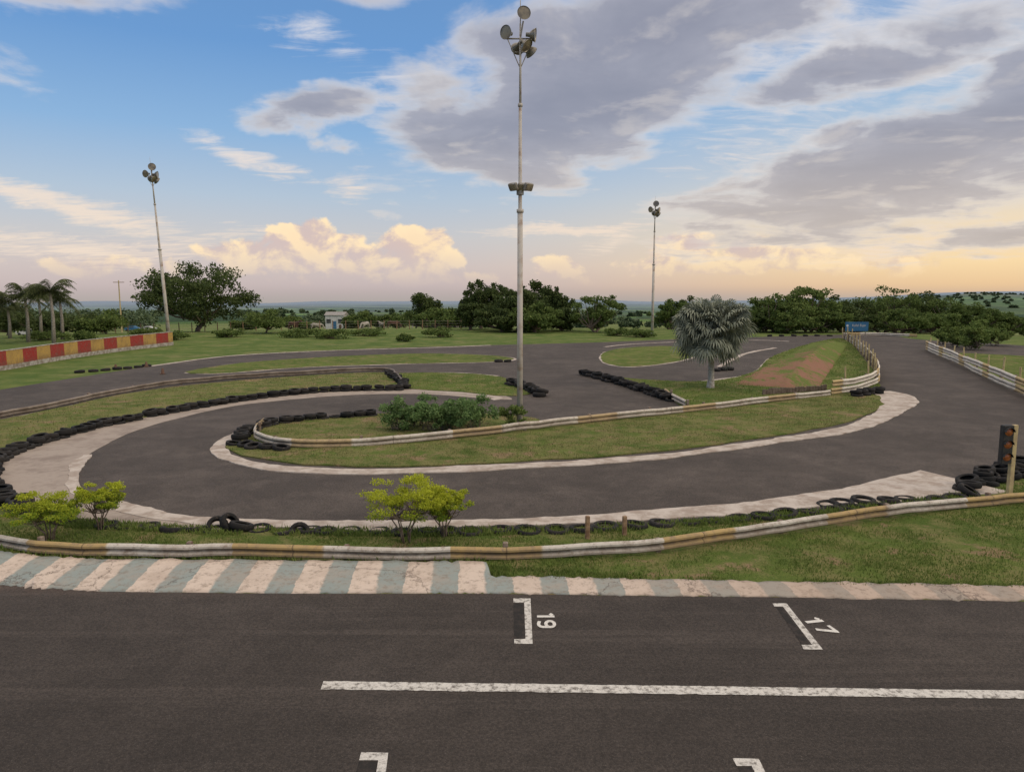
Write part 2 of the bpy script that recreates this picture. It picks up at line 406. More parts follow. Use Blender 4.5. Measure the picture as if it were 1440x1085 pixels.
for i in range(len(xs)-1):
    for k in range(Q-1): Fc.append([i*Q+k, (i+1)*Q+k, (i+1)*Q+k+1, i*Q+k+1])
struct(mk('kerb', V, Fc, M['kerb'], True), 'worn kerb with white and blue-grey stripes')

GA = [(262, 524.5), (330, 512), (450, 503), (600, 497.5), (700, 501), (722, 505), (700, 508.5), (560, 512), (420, 517), (300, 525.5)]
GB = [(-150, 628), (0, 592), (100, 571), (180, 554), (260, 543), (400, 531), (545, 524.5), (568, 541), (562, 548), (480, 549.5), (380, 557), (240, 580), (120, 606), (40, 628), (0, 645), (-150, 700)]
GC = [(556, 526), (640, 525), (700, 530), (728, 541), (745, 555), (700, 557), (650, 551.5), (580, 547)]
GD = [(322, 630), (340, 641), (400, 651), (500, 657), (620, 655), (800, 646), (950, 633), (1080, 615), (1170, 599), (1222, 583), (1240, 567), (1228, 556), (1175, 553), (1060, 563), (965, 574.5), (860, 588), (780, 598), (750, 589), (680, 582), (620, 580), (530, 583), (430, 590), (370, 600), (335, 615)]
GE = [(828, 527), (900, 534), (985, 537), (1050, 527), (1085, 503), (1130, 486), (1180, 476), (1192, 480), (1215, 505), (1237, 540), (1228, 549), (1175, 552), (1060, 562), (965, 573), (940, 560), (880, 541)]
GF = [(850, 496), (880, 489.5), (940, 487), (985, 491), (975, 502), (930, 512), (880, 516), (855, 512), (845, 504)]
GR = [(1312, 493), (1345, 508), (1395, 531), (1440, 551), (1520, 586), (1600, 625), (1660, 600), (1600, 540), (1500, 508), (1440, 501), (1380, 498), (1340, 496)]
sheet('run_off', [(0, 640), (120, 604), (240, 578), (380, 556), (480, 549), (600, 547.5), (690, 552), (720, 562), (690, 561), (600, 554.5), (520, 554.5), (430, 560), (330, 571), (240, 591), (180, 610), (130, 636), (108, 652), (103, 672), (118, 693), (160, 712), (240, 726), (350, 733), (350, 745), (230, 741), (160, 737), (90, 728), (20, 711), (-8, 690), (-10, 662)], .016, M['runoff'], jit=.02, label='worn pale brown concrete run-off beside the bend')
_, CA = sheet('grass_verge', GA, .045, M['grass'], jit=.04); _, CB = sheet('grass_verge', GB, .045, M['grass_dry'], jit=.04)
_, CC = sheet('grass_verge', GC, .045, M['grass'], jit=.04); _, CD = sheet('grass_verge', GD, .05, M['grass_dry'], jit=.05)
_, CE = sheet('grass_verge', GE, .05, M['grass'], jit=.04); _, CF = sheet('grass_verge', GF, .045, M['grass'], jit=.04)
_, CR = sheet('grass_verge', GR, .04, M['grass'], jit=.04)
ribbon('kerb', [(1232, 551), (1256, 556), (1262, 567), (1245, 583), (1190, 604), (1080, 622), (950, 640), (800, 652.5), (620, 661.5), (480, 664), (380, 657.5), (322, 643), (308, 630), (318, 618), (350, 604), (380, 597)], [1.6, 1.7, 1.1, .8, .65, .6, .6, .65, .7, .7, .6, .5, .35], .035, M['concrete'], .045, step=.25, label='worn beige concrete edging round the island')
ribbon('kerb', [(1352, 676), (1300, 684), (1230, 694), (1150, 703), (1050, 715), (950, 723), (800, 731.5), (650, 737), (500, 739), (350, 736), (250, 728), (170, 713), (118, 694), (103, 672), (108, 653), (125, 640)], [2.4, 1.7, 1.1, .9, .75, .6, .55, .55, .55, .55, .5, .45, .35, .3, .2], .030, M['concrete'], .045, step=.22, label='worn beige concrete edging of the bend')
for px in ([(690, 485.5), (600, 489), (480, 492.5), (330, 500), (210, 515)], GA+[GA[0]], GF+[GF[0]], [(600, 551), (660, 554), (702, 560), (690, 562)], [(0, 592), (100, 571.5), (180, 554.5), (260, 543.5), (400, 531.5), (545, 525)], [(556, 526), (640, 524.5), (700, 529)], [(850, 488), (880, 484.5), (950, 481), (1070, 478.5), (1110, 480)], [(985, 537), (1050, 528), (1085, 504), (1130, 487), (1178, 477)], [(1010, 516), (1050, 497), (1090, 489)]):
    ribbon('kerb', px, .34, .025, M['concrete'], .04, label='worn beige concrete track edging')
# road marks
def mark(name, px, z=.016, mat='mark', label=''):
    W = gp(px); C = np.array(W)
    if np.sum(C[:, 0]*np.roll(C[:, 1], -1)-np.roll(C[:, 0], -1)*C[:, 1]) < 0: C = C[::-1]
    o = mk(name, [(x, y, z) for x, y in C], [list(range(len(C)))], M[mat]); struct(o, label); return o
line = [(455+i*8, 958.5+i*8*.0136+R.normal(0, .22)) for i in range(150)]
lb = [(u-4, v+11.5+R.normal(0, .22)) for u, v in line]
mark('painted_line', line+lb[::-1], .016, 'mark', 'long worn white painted line on the asphalt')
mark('grid_marking', [(722, 842), (746, 842), (749, 906), (723, 906), (723, 899.5), (739, 899), (737, 848), (722, 848)], .016, 'mark', 'white bracket of a starting grid box')
mark('grid_marking', [(722, 849), (736, 849), (738, 898), (723, 898.5)], .0135, 'mark_dark', 'black patch inside a starting grid box')
mark('grid_marking', [(1086, 849), (1106, 849), (1157, 914), (1130, 914), (1127, 907.5), (1142, 907.5), (1101, 853.5), (1089, 853.5)], .016, 'mark', 'white bracket of a starting grid box')
mark('grid_marking', [(1092, 855), (1100, 855), (1139, 906), (1127, 906)], .0135, 'mark_dark', 'black patch inside a starting grid box')
mark('grid_marking', [(508, 1058.5), (546, 1059.5), (541, 1100), (527, 1100), (532, 1070), (505, 1070)], .016, 'mark', 'white bracket of a starting grid box')
mark('grid_marking', [(505, 1071.5), (531, 1071.5), (526, 1100), (497, 1100)], .0135, 'mark_dark', 'black patch inside a starting grid box')
mark('grid_marking', [(1030, 1067), (1067, 1068), (1085, 1105), (1070, 1105), (1057, 1078), (1036, 1078)], .016, 'mark', 'white bracket of a starting grid box')
mark('grid_marking', [(1037, 1079.5), (1056, 1079.5), (1068, 1105), (1050, 1105)], .0135, 'mark_dark', 'black patch inside a starting grid box')
def text_obj(name, body, mat, size=1, off=.0):
    c = bpy.data.curves.new(name, 'FONT'); c.body = body; c.size = size; c.align_x = 'CENTER'; c.align_y = 'CENTER'; c.offset = off*size
    o = bpy.data.objects.new(name, c); COL.objects.link(o); bpy.context.view_layer.update()
    me = bpy.data.meshes.new_from_object(o.evaluated_get(bpy.context.evaluated_depsgraph_get())); bpy.data.objects.remove(o)
    me.materials.clear(); me.materials.append(mat); q = bpy.data.objects.new(name, me); COL.objects.link(q); return q
# hand-painted grid numbers, as brush strokes
M['num'] = worn_paint('white_number_paint', (.62, .59, .54), (.2, .17, .15), .0, 9)
def arc(cx, cy, rx, ry, a0, a1, n): return [(cx+rx*math.cos(math.radians(a0+(a1-a0)*i/n)), cy+ry*math.sin(math.radians(a0+(a1-a0)*i/n))) for i in range(n+1)]
GL = {'1': [[(.34, 0), (.34, 1)], [(.08, .74), (.23, .90)]],
      '9': [[(.06, .12)]+arc(.32, .30, .27, .25, -110, 0, 6)+arc(.32, .70, .27, .24, 0, 360, 22)[:-1]+[(.585, .60)]],
      '7': [[(.02, .90), (.50, .90)], [(.57, .975), (.22, 0)]]}
def stroke_number(body, px, rz, sx, sy):
    V = []; Fc = []; wd = .19; adv = 0; zz = 0
    for ch in body:
        for st in GL[ch]:
            P = np.array(st, float); T = np.gradient(P, axis=0); T /= np.linalg.norm(T, axis=1)[:, None]; Nn = np.stack([-T[:, 1], T[:, 0]], 1); k = len(V)
            for p, nn in zip(P, Nn): V += [((adv+p[0]+nn[0]*wd/2-.68)*sx, (p[1]+nn[1]*wd/2-.5)*sy, zz), ((adv+p[0]-nn[0]*wd/2-.68)*sx, (p[1]-nn[1]*wd/2-.5)*sy, zz)]
            for i in range(len(P)-1): zq = k+2*i; Fc.append([zq+1, zq+3, zq+2, zq])
            zz += .0006
        adv += .74
    # lift the last part of a closed loop a hair so that strokes never share a plane
    o = mk('grid_number', V, Fc, M['num']); x, y = G(*px); o.location = (x, y, .0165); o.rotation_euler[2] = math.radians(rz)
    for i, v in enumerate(o.data.vertices): v.co.z += i*.00002
    struct(o, 'white painted grid number '+body+' on the asphalt')
stroke_number('19', (768, 872.5), -90, .37, .27); stroke_number('17', (1153, 880), -78, .40, .29)

# ---------------- guard rails ----------------
PROF = [(.0, 0), (.04, .015), (.072, .045), (.072, .090), (.01, .135), (.01, .165), (.072, .210), (.072, .255), (.04, .285), (0, .30)]
def rail(px, side, mat, label, z0=.05, levels=1, posts=3.0, ph=.5, pmat='postdark', stakes=0, u0=0., k=1.):
    C = even(spline(gp(px), .4), .5); T = np.gradient(C, axis=0); T /= np.linalg.norm(T, axis=1)[:, None]; Nn = np.stack([-T[:, 1], T[:, 0]], 1)*side
    p0 = C[len(C)//2]; e = empty('guard_rail', (p0[0], p0[1], 0), label, 'guard rail')
    C2 = C-p0
    for lv in range(levels):
        V = []; UV = []; Fc = []; K = len(PROF); dz = 0; dn = 0
        for i, c in enumerate(C2):
            dz = dz*.85+R.normal(0, .009); dn = dn*.85+R.normal(0, .014)
            st = .008 if (i//8) % 2 else 0
            for kk, (o_, h) in enumerate(PROF):
                q = c+Nn[i]*(o_+dn+st); V.append((q[0], q[1], z0+lv*.36*k+h*k+dz)); UV.append((i*.5+u0, kk/(K-1)))
        for i in range(len(C2)-1):
            for kk in range(K-1): Fc.append([i*K+kk, (i+1)*K+kk, (i+1)*K+kk+1, i*K+kk+1])
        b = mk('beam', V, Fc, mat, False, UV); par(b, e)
        md = b.modifiers.new('thickness', 'SOLIDIFY'); md.thickness = .006
    step = int(posts/.5)
    for n_, i in enumerate(range(2, len(C2), step)):
        q = C2[i]-Nn[i]*.07; hh = ph+R.uniform(-.03, .03)
        mb = MB().box((q[0], q[1], hh/2-.05), (.10, .10, hh+.1), math.atan2(T[i][1], T[i][0]), bev=.012)
        par(mb.obj('post', M[pmat]), e)
    if stakes:
        for i in range(3, len(C2), int(stakes/.5)):
            q = C2[i]-Nn[i]*.14; hh = R.uniform(1.15, 1.5); l = R.normal(0, .05, 2)
            mb = MB().tube([(q[0], q[1], -.1), (q[0]+l[0]*.5, q[1]+l[1]*.5, hh*.5), (q[0]+l[0], q[1]+l[1], hh)], [.055, .05, .045], 8)
            par(mb.obj('stake', M['postp']), e)
    return e
rail([(-300, 735), (-120, 752), (0, 768), (50, 778), (100, 782), (300, 785), (480, 787), (620, 787), (800, 783), (925, 777), (1000, 764), (1100, 750), (1200, 734), (1320, 718), (1440, 706), (1600, 690)], -1, M['rail'], 'white and yellow painted steel guard rail beside grass', ph=.30, z0=.03, k=.84)
rail([(372, 600), (358, 612), (365, 622), (410, 631), (480, 629.5), (560, 625), (650, 617), (740, 607), (850, 593), (960, 581), (1080, 567), (1170, 556)], -1, M['rail2'], 'white and yellow guard rail around the grass island', ph=.36, k=.95)
rail([(1168, 556.2), (1200, 551.5), (1222, 545), (1234, 537), (1233, 525), (1222, 507), (1206, 490), (1194, 481), (1186, 477)], -1, M['rail3'], 'double white guard rail with wooden stakes', levels=2, ph=.8, stakes=3.5, k=1.05)
rail([(1600, 640), (1520, 592), (1440, 557), (1395, 536), (1345, 512), (1318, 500), (1302, 492)], 1, M['rail3'], 'double white and yellow guard rail with stakes', levels=2, ph=.85, stakes=3.5, k=1.15)
rail([(1290, 474.5), (1240, 472), (1180, 472)], 1, M['rail3'], 'low white guard rail at the far bend', ph=.36)
rail([(-150, 622), (0, 587), (60, 577), (160, 555), (260, 540), (400, 529), (545, 523.5), (556, 530), (566, 541)], -1, M['oldrail'], 'weathered brown guard rail behind the tyres', ph=.30, z0=.03, k=.85)
rail([(936, 556), (950, 566), (968, 576)], -1, M['rail2'], 'short yellow guard rail behind the tyres', ph=.4)

# red / yellow wall
wl = even(spline([G(-420, 590), G(-200, 548), G(0, 521), G(80, 507), G(160, 495), G(243, 485)], .5), .6)
hs = 1.35; e = empty('wall', (*wl[len(wl)//2], 0), 'red and yellow painted low wall with white base', 'wall'); p0 = wl[len(wl)//2]
def wallstrip(name, z0, z1, th, mat):
    V = []; UV = []; Fc = []; T = np.gradient(wl, axis=0); T /= np.linalg.norm(T, axis=1)[:, None]; Nn = np.stack([-T[:, 1], T[:, 0]], 1)
    for i, c in enumerate(wl-p0):
        for s_, z in ((-1, z0), (-1, z1), (1, z1), (1, z0)): V.append((*(c+Nn[i]*th/2*s_), z)); UV.append((i*.6, z/hs))
    n = len(wl)
    for i in range(n-1):
        for k in range(3): Fc.append([i*4+k, (i+1)*4+k, (i+1)*4+k+1, i*4+k+1])
    Fc += [[0, 1, 2, 3], [(n-1)*4+k for k in (3, 2, 1, 0)]]
    par(mk(name, V, Fc, mat, uv=UV), e)
wallstrip('panel', .30, 1.22, .16, M['wallp']); wallstrip('plinth', -.05, .297, .22, M['wallw']); wallstrip('coping', 1.223, 1.27, .20, M['wallw'])

# ---------------- tyres ----------------
prof = [(.300, -.06), (.305, -.02), (.305, .02), (.300, .06), (.285, .086), (.24, .096), (.195, .078), (.178, .062), (.20, .05), (.262, .06), (.275, 0), (.262, -.06), (.20, -.05), (.178, -.062), (.195, -.078), (.24, -.096), (.285, -.086)]
mb = MB(); n = 36; K = len(prof)
for i in range(n):
    a = 2*math.pi*i/n; no = -.009 if i % 2 else 0
    for k, (r, z) in enumerate(prof):
        rr = r+(no if k in (0, 3, 4, 16) else 0); mb.V.append((rr*math.cos(a), rr*math.sin(a), z))
for i in range(n):
    for k in range(K): j = (i+1) % n; k2 = (k+1) % K; mb.F.append([i*K+k, j*K+k, j*K+k2, i*K+k2]); mb.mi.append(0)
ty0 = mb.obj('tyre', M['tyre'], True); TY = ty0.data; bpy.data.objects.remove(ty0); ntyre = 0
def tyre(x, y, z=.096, rot=None, s=1, label=None):
    global ntyre
    o = bpy.data.objects.new('tyre', TY); COL.objects.link(o); o.location = (x, y, z)
    o.rotation_euler = rot if rot else (R.normal(0, .05), R.normal(0, .05), R.uniform(0, 6.28)); o.scale = (s, s, s*R.uniform(.85, 1.08))
    tag(o, label or 'old black tyre lying in the trackside barrier', 'tyre', 'tyres of the track barrier'); ntyre += 1; return o
def row(px, step=.6, levels=1, off=0, jit=.04, tilt=.05, z=.096, s0=1.0):
    C = even(spline(gp(px), .2), step)
    for i, c in enumerate(C):
        for lv in range(levels):
            if lv and R.uniform() < .08: continue
            x, y = c+R.normal(0, jit, 2)+(R.uniform(-.08, .08, 2) if lv else 0); s = s0*R.uniform(.88, 1.06)
            tyre(x, y, z+lv*.165*s0+R.normal(0, .012), (R.normal(0, tilt), R.normal(0, tilt), R.uniform(0, 6.28)), s)
row([(95, 733), (160, 739), (250, 743), (350, 745), (480, 747), (540, 748), (640, 748)], .50, 1, jit=.05, tilt=.10, z=-.02, s0=.85)
row([(660, 747), (700, 747), (790, 745), (860, 741), (940, 735), (1000, 731.5), (1080, 726), (1150, 720), (1240, 712), (1300, 707), (1372, 699)], .60, 1, jit=.04, tilt=.08, z=-.02, s0=.92)
row([(1160, 711), (1250, 704), (1300, 700)], .58, 1, z=.0, jit=.06, s0=.92)
row([(1355, 690), (1366, 681), (1388, 672), (1420, 662), (1470, 650), (1520, 636)], .50, 2, jit=.06, tilt=.14, s0=.86, z=.05)
row([(1392, 682), (1430, 671), (1470, 660)], .56, 1, jit=.06, tilt=.2, s0=.86, z=.05)
row([(90, 729), (40, 720), (8, 705), (-12, 680), (-8, 655), (20, 638), (70, 620), (130, 603), (200, 589)], .46, 2, jit=.04, z=.04, tilt=.10, s0=.88)
row([(212, 586), (300, 570), (380, 558.5), (460, 551), (520, 549), (562, 548.5), (568, 542), (552, 530), (546, 526)], .54, 2, jit=.03, z=.04, s0=.92)
row([(337, 620), (352, 609), (385, 598), (430, 591.5), (480, 588), (527, 585)], .50, 2, jit=.04, z=.04, s0=.9)
row([(332, 626), (355, 631), (400, 634)], .50, 1, z=.10, tilt=.15, s0=.9)
row([(820, 527), (845, 533), (880, 543), (915, 554), (945, 565)], .54, 2, jit=.06, tilt=.12)
row([(112, 524), (150, 521), (185, 518), (212, 514.5)], .75, 1, z=.07)
row([(716, 541), (735, 545), (750, 553), (760, 560)], .6, 2, jit=.1, tilt=.15)
row([(700, 509), (724, 509)], .62, 1); row([(1006, 522), (1030, 520)], .62, 1)
row([(1205, 558), (1238, 553)], .6, 2); row([(1082, 473), (1180, 472.5)], 1.4, 1)
for u, v, rx, rz, z, s in ((306, 742, .9, .5, .04, .75), (324, 743, .95, 1.3, .12, .78), (340, 744, .3, 2.4, .08, .85), (421, 748, 1.0, .2, .0, .72), (1362, 697, .5, 1, .12, .9)):
    x, y = G(u, v); tyre(x, y, z, (rx, 0, rz), s, 'old black tyre tilted on the barrier row')

# ---------------- poles with floodlights ----------------
def floodlight(parent, p, yaw, tilt, r=.3, square=False):
    Mx = Matrix.Translation(p) @ Matrix.Rotation(yaw, 4, 'Z') @ Matrix.Rotation(-tilt, 4, 'X') @ Matrix.Rotation(-math.pi/2, 4, 'X')
    f = bpy.data.objects.new('floodlight', None); COL.objects.link(f); par(f, parent); f.empty_display_size = .1
    if not square:
        b = MB().rev([(.001, -r*1.35), (r*.30, -r*1.35), (r*.34, -r*.8), (r*.55, -r*.6), (r*.85, -r*.25), (r, .02), (r*1.04, .03), (r*.96, .0), (r*.8, -r*.22), (r*.3, -r*.45), (.001, -r*.48)], 20, Mx); par(b.obj('reflector', M['dish'], True), f)
        g_ = MB().rev([(.001, .012), (r*.6, .010), (r*.965, .004)], 20, Mx); par(g_.obj('lens', M['glass'], True), f)
    else:
        b = MB(); b.box((0, 0, 0), (.38, .28, .11), bev=.03); b.V = [tuple(Mx @ Vector(q)) for q in b.V]; par(b.obj('housing', M['steel']), f)
        g_ = MB(); g_.box((0, 0, .060), (.32, .22, .006)); g_.V = [tuple(Mx @ Vector(q)) for q in g_.V]; par(g_.obj('lens', M['glass']), f)
def lightpole(u, v, vtop, label, mid=None, r=.23, rb=.11):
    x, y = G(u, v); H = HT(y, vtop); e = empty('light_pole', (x, y, 0), label, 'light pole', 'floodlight poles of the track')
    h1 = H*.56
    p = MB(); p.tube([(0, 0, -.1), (0, 0, h1)], [rb, rb*.86], 16); p.tube([(0, 0, h1), (0, 0, h1+.05), (0, 0, H*.82)], [rb*.7, rb*.62, rb*.5], 16)
    p.tube([(0, 0, H*.82), (0, 0, H+.2)], [rb*.42, rb*.3], 12); p.tube([(0, 0, h1-.06), (0, 0, h1+.06)], [rb*1.15]*2, 16); p.tube([(0, 0, H*.82-.05), (0, 0, H*.82+.05)], [rb*.75]*2, 16)
    p.tube([(0, 0, H+.2), (0, 0, H+1.4)], [.02, .01], 6); par(p.obj('pole', M['polew'], True), e)
    q = MB(); q.tube([(-.5, 0, H-.3), (.5, 0, H-.3)], .028, 8); q.tube([(0, -.4, H-.5), (0, .4, H-.5)], .025, 8)
    q.tube([(-.45, 0, H-.3), (0, 0, H-1.3)], .018, 6); q.tube([(.45, 0, H-.3), (0, 0, H-1.3)], .018, 6); q.tube([(-.2, 0, H-.75), (.2, 0, H-.75)], .018, 6)
    q.tube([(0, 0, H-.3), (.1, -.1, H+.25)], .03, 6); par(q.obj('bracket', M['steel']), e)
    for px, py, pz, yaw, tl in ((-.50, -.1, -.12, 2.5, .1), (.12, -.15, .50, 3.3, -.1), (.50, -.12, -.22, -1.7, .1), (.38, .1, -.72, -.9, .6), (-.1, .4, -.5, .3, .3), (.22, -.3, -.62, 4.2, .7)):
        floodlight(e, Vector((px, py, H+pz)), yaw, tl, r)
    if mid:
        zm = HT(y, mid); q = MB(); q.tube([(-.28, 0, zm), (.28, 0, zm)], .025, 8); q.tube([(0, 0, zm-.2), (0, 0, zm+.1)], rb*1.2, 12); par(q.obj('bracket', M['steel']), e)
        for px, yaw, tl in ((-.25, 2.4, .5), (.1, 3.3, .6), (.30, 3.9, .4)): floodlight(e, Vector((px, -.12, zm+.06)), yaw, tl, .2, True)
    return e
lightpole(731, 600, 42, 'tall white rusty floodlight pole on the grass island', mid=266)
lp = lightpole(239, 484, 243, 'tall white floodlight pole behind the red wall', rb=.16, r=.33); lp.rotation_euler = (0, math.radians(-2.6), .3)
lightpole(917, 470, 293, 'tall white floodlight pole beside the far bend', rb=.16, r=.33).rotation_euler[2] = -.3
ut_y = 150; x = XA(170, ut_y); z = float(terr(x, ut_y)); e = empty('utility_pole', (x, ut_y, z), 'thin wooden utility pole with crossarm', 'utility pole'); Hh = HT(ut_y, 394)-z
par(MB().tube([(0, 0, -.2), (0, 0, Hh)], [.16, .10], 10).obj('pole', M['postp']), e); par(MB().box((0, 0, Hh-.4), (2.2, .12, .12)).obj('crossarm', M['wood']), e)

# ---------------- traffic light, stakes, cones ----------------
x, y = G(1416, 697); hp = HT(y, 597); e = empty('traffic_light', (x, y, 0), 'black start signal with amber lenses on cream post', 'traffic light')
par(MB().box((.05, 0, hp/2-.05), (.12, .10, hp+.1), .1, bev=.01).obj('post', M['postp']), e)
b = MB(); b.box((-.15, -.02, hp-.47), (.26, .16, .94), 0, bev=.02); par(b.obj('housing', M['black']), e)
for k in range(3):
    zc = hp-.16-k*.31; Mx = Matrix.Translation((-.15, -.102, zc)) @ Matrix.Rotation(math.pi/2, 4, 'X')
    par(MB().rev([(.001, .03), (.055, .024), (.10, 0)], 18, Mx).obj('lens', M['amber'], True), e)
    vs = MB(); n = 12; Vv = []; Ff = []
    for i in range(n+1):
        a = math.pi*i/n
        for rr in (.106, .116): Vv += [(-.15+rr*math.cos(a), -.10, zc+rr*math.sin(a)), (-.15+rr*math.cos(a), -.17, zc+rr*math.sin(a))]
    for i in range(n): o_ = i*4; Ff += [[o_, o_+1, o_+5, o_+4], [o_+2, o_+6, o_+7, o_+3], [o_+1, o_+3, o_+7, o_+5]]
    vs.add(Vv, Ff); par(vs.obj('visor', M['black']), e)
for u, v, vt in ((826, 757, 725), (878, 752, 725)):
    x, y = G(u, v); h = HT(y, vt); o = MB().box((0, 0, h/2-.05), (.09, .07, h+.1), .2, bev=.012).obj('wooden_stake', M['wood']); o.location = (x, y, 0); tag(o, 'short brown wooden stake in front of the tyres', 'stake', 'wooden stakes')
cm = MB().box((0, 0, .02), (.24, .24, .04), bev=.01); cm.rev([(.10, .04), (.08, .2), (.05, .34), (.03, .35), (.001, .35)], 16); c0 = cm.obj('traffic_cone', M['cone']); CM = c0.data; bpy.data.objects.remove(c0)
for u, v in ((163, 520), (206, 516), (229, 526)):
    o = bpy.data.objects.new('traffic_cone', CM); COL.objects.link(o); x, y = G(u, v); o.location = (x, y, .02); tag(o, 'small faded brown cone standing on the track', 'traffic cone', 'cones along the track')

# ---------------- mound: grassy bank inside the bend ----------------
ax, ay = G(1085, 546); bx, by = G(1168, 482); V = []; Fc = []; nx, ny = 34, 90
Ld = math.hypot(bx-ax, by-ay); dx, dy = (bx-ax)/Ld, (by-ay)/Ld
for j in range(ny):
    for i in range(nx):
        t = j/(ny-1); s_ = i/(nx-1)
        hgt = math.sin(math.pi*min(1, t))**.7*(min(1, s_/.62)**1.3 if s_ < .62 else max(0, (1-s_)/.38)**.8)*.75*(1+.10*math.sin(t*23)+.08*math.sin(t*51+s_*6))
        wd = 4.6*(1-.25*t); off = (s_-.5)*wd
        V.append((ax+dx*Ld*t+dy*off, ay+dy*Ld*t-dx*off, (.04+max(0, hgt)+R.normal(0, .015)) if 0 < i < nx-1 and 0 < j < ny-1 else -.1))
for j in range(ny-1):
    for i in range(nx-1): Fc.append([j*nx+i, j*nx+i+1, (j+1)*nx+i+1, (j+1)*nx+i])
def mound_mat():
    m, N, b = new_mat('red_earth', .95, .05); p = pos(N)
    n = N.noise(N.v('MULTIPLY', p, (1, .35, 1)), .9, 8, .78, .4).outputs[0]; n3 = N.noise(p, 9, 5, .7).outputs[0]
    c = N.mix(n3, (.18, .085, .055), (.29, .17, .115)); g2 = N.mix(n3, (.07, .11, .025), (.16, .18, .05))
    yy = N.xyz(p)[1]; thr = N.mr(yy, 42, 66, .03, -.12); n = N.m('SUBTRACT', n, thr)
    c = N.mix(N.mr(n, .45, .55), c, g2); N.put(b.inputs[0], c); bump(N, b, n3, .6, .06); return m
o = mk('earth_mound', V, Fc, mound_mat(), True); struct(o, 'long grassy bank with a reddish earth patch')
e = empty('retaining_wall', (*G(1118, 553), 0), 'low dark wooden retaining wall at the bank foot', 'retaining wall')
b = MB()
for i in range(22):
    b.box((-1.8+i*.17, (i-11)*.07, .14+R.normal(0, .02)), (.15, .08, .34+R.normal(0, .04)), .3)
par(b.obj('plank', simple('dark_old_wood', (.10, .07, .05), (.17, .13, .10), 6)), e)

# ---------------- vegetation ----------------
def leaves(C, size, flat=.0):
    n = len(C); a = R.normal(0, 1, (n, 3)); a /= np.linalg.norm(a, axis=1)[:, None]; b = R.normal(0, 1, (n, 3)); b = np.cross(a, b); b /= np.linalg.norm(b, axis=1)[:, None]
    s = size*R.uniform(.6, 1.3, n)[:, None]; V = np.stack([C-a*s*.9, C+b*s*.5, C+a*s*.9, C-b*s*.5], 1).reshape(-1, 3)
    return V, np.arange(n*4).reshape(-1, 4)
def leaf_obj(name, C, size, mat):
    V, Q_ = leaves(C, size); return mk(name, V.tolist(), Q_.tolist(), mat)
def tree(x, y, z, H, W, name, label, cat, mat, th=.3, nc=40, nl=6000, leaf=.22, tr=.25, stems=1, D=None, group=None, rnd=.30, flat=.7, dens=.5):
    e = empty(name, (x, y, z), label, cat, group); D = D or W; zb = H*th; hc = (zb+H)/2; hz = (H-zb)/2
    d = R.normal(0, 1, (nc, 3)); d /= np.linalg.norm(d, axis=1)[:, None]; rr = R.uniform(0, 1, nc)**dens
    cr = R.uniform(.6, 1.25, nc)*rnd
    lim = 1-cr*.6
    P = d*(rr*lim)[:, None]*[W/2, D/2, hz]+[0, 0, hc]
    w = R.uniform(.5, 1, nc)*cr**2; cnt = (nl*w/w.sum()).astype(int); L = []
    for i in range(nc):
        q = R.normal(0, 1, (cnt[i], 3)); q /= np.linalg.norm(q, axis=1)[:, None]+1e-6; q *= (R.uniform(0, 1, cnt[i])**.4)[:, None]*R.uniform(.75, 1.15, (cnt[i], 1))
        L.append(P[i]+q*cr[i]*np.array([W/2, D/2, hz*1.1*flat+.12*W*flat]))
    L = np.concatenate(L); L = L[L[:, 2] > .02]
    par(leaf_obj('crown', L, leaf, mat), e)
    t = MB()
    for s_ in range(stems):
        a = 2*math.pi*s_/stems+R.uniform(0, 1); lean = 0 if stems == 1 else W*.10
        bx, by = (0, 0) if stems == 1 else (.04*W*math.cos(a), .04*W*math.sin(a))
        topp = (bx+lean*math.cos(a)+R.normal(0, .02*W), by+lean*math.sin(a), zb+.15*hz)
        t.tube([(bx, by, -.1), (bx*1.1+R.normal(0, .01*W), by*1.1, zb*.5), topp], [tr, tr*.8, tr*.6], 9)
        for i in range(s_, min(nc, 16*stems), stems):
            q = Vector(P[i]); m_ = Vector(topp).lerp(q, .5)+Vector((0, 0, -.06*H)); t.tube([topp, m_, q], [tr*.45, tr*.28, tr*.1], 6, cap=False)
    par(t.obj('trunk', M['bark'], True), e); return e
def tree_px(u, vbase, vtop, wpx, Y=None, wk=1.08, **k):
    if Y is None: x, y = G(u, vbase); z = 0
    else: y = Y; x = XA(u, y); z = float(terr(x, y)); x = XA(u, y, z)
    Ht = HT(y, vtop)-z; W = wpx*wk/F*(y*CT)
    return tree(x, y, z, Ht, W, **k)
tl = dict(name='tree', cat='tree')
tree_px(278, 474, 364, 160, Y=98, label='broad dark green tree behind the wall', mat=M['lf_dark'], th=.08, nc=95, nl=16000, leaf=.21, tr=.4, rnd=.20, dens=.38, **tl)
tree_px(375, 480, 433, 66, Y=90, label='small round tree at the pasture fence', mat=M['lf_mid'], th=.08, nc=34, nl=4500, leaf=.16, tr=.15, **tl)
tree_px(148, 480, 436, 74, Y=90, label='low leafy tree near the pasture', mat=M['lf_mid'], th=.06, nc=34, nl=4000, leaf=.18, tr=.15, **tl)
tree_px(600, 472, 407, 44, Y=128, label='slender tree beside the pasture', mat=M['lf_dark'], th=.25, nc=26, nl=3600, leaf=.24, tr=.2, rnd=.34, **tl)
for u, vt, w, Yv in ((612, 430, 66, 124), (585, 436, 50, 130), (640, 434, 50, 122), (508, 437, 44, 150), (535, 440, 44, 155), (560, 438, 40, 150), (495, 443, 30, 150), (410, 444, 40, 140), (345, 446, 44, 130), (435, 450, 34, 150)):
    tree_px(u, 472, vt, w, Y=Yv, label='low bushy tree beside the pasture', mat=M['lf_mid'], th=.03, nc=26, nl=3000, leaf=.24, tr=.2, group='low trees beside the pasture', **tl)
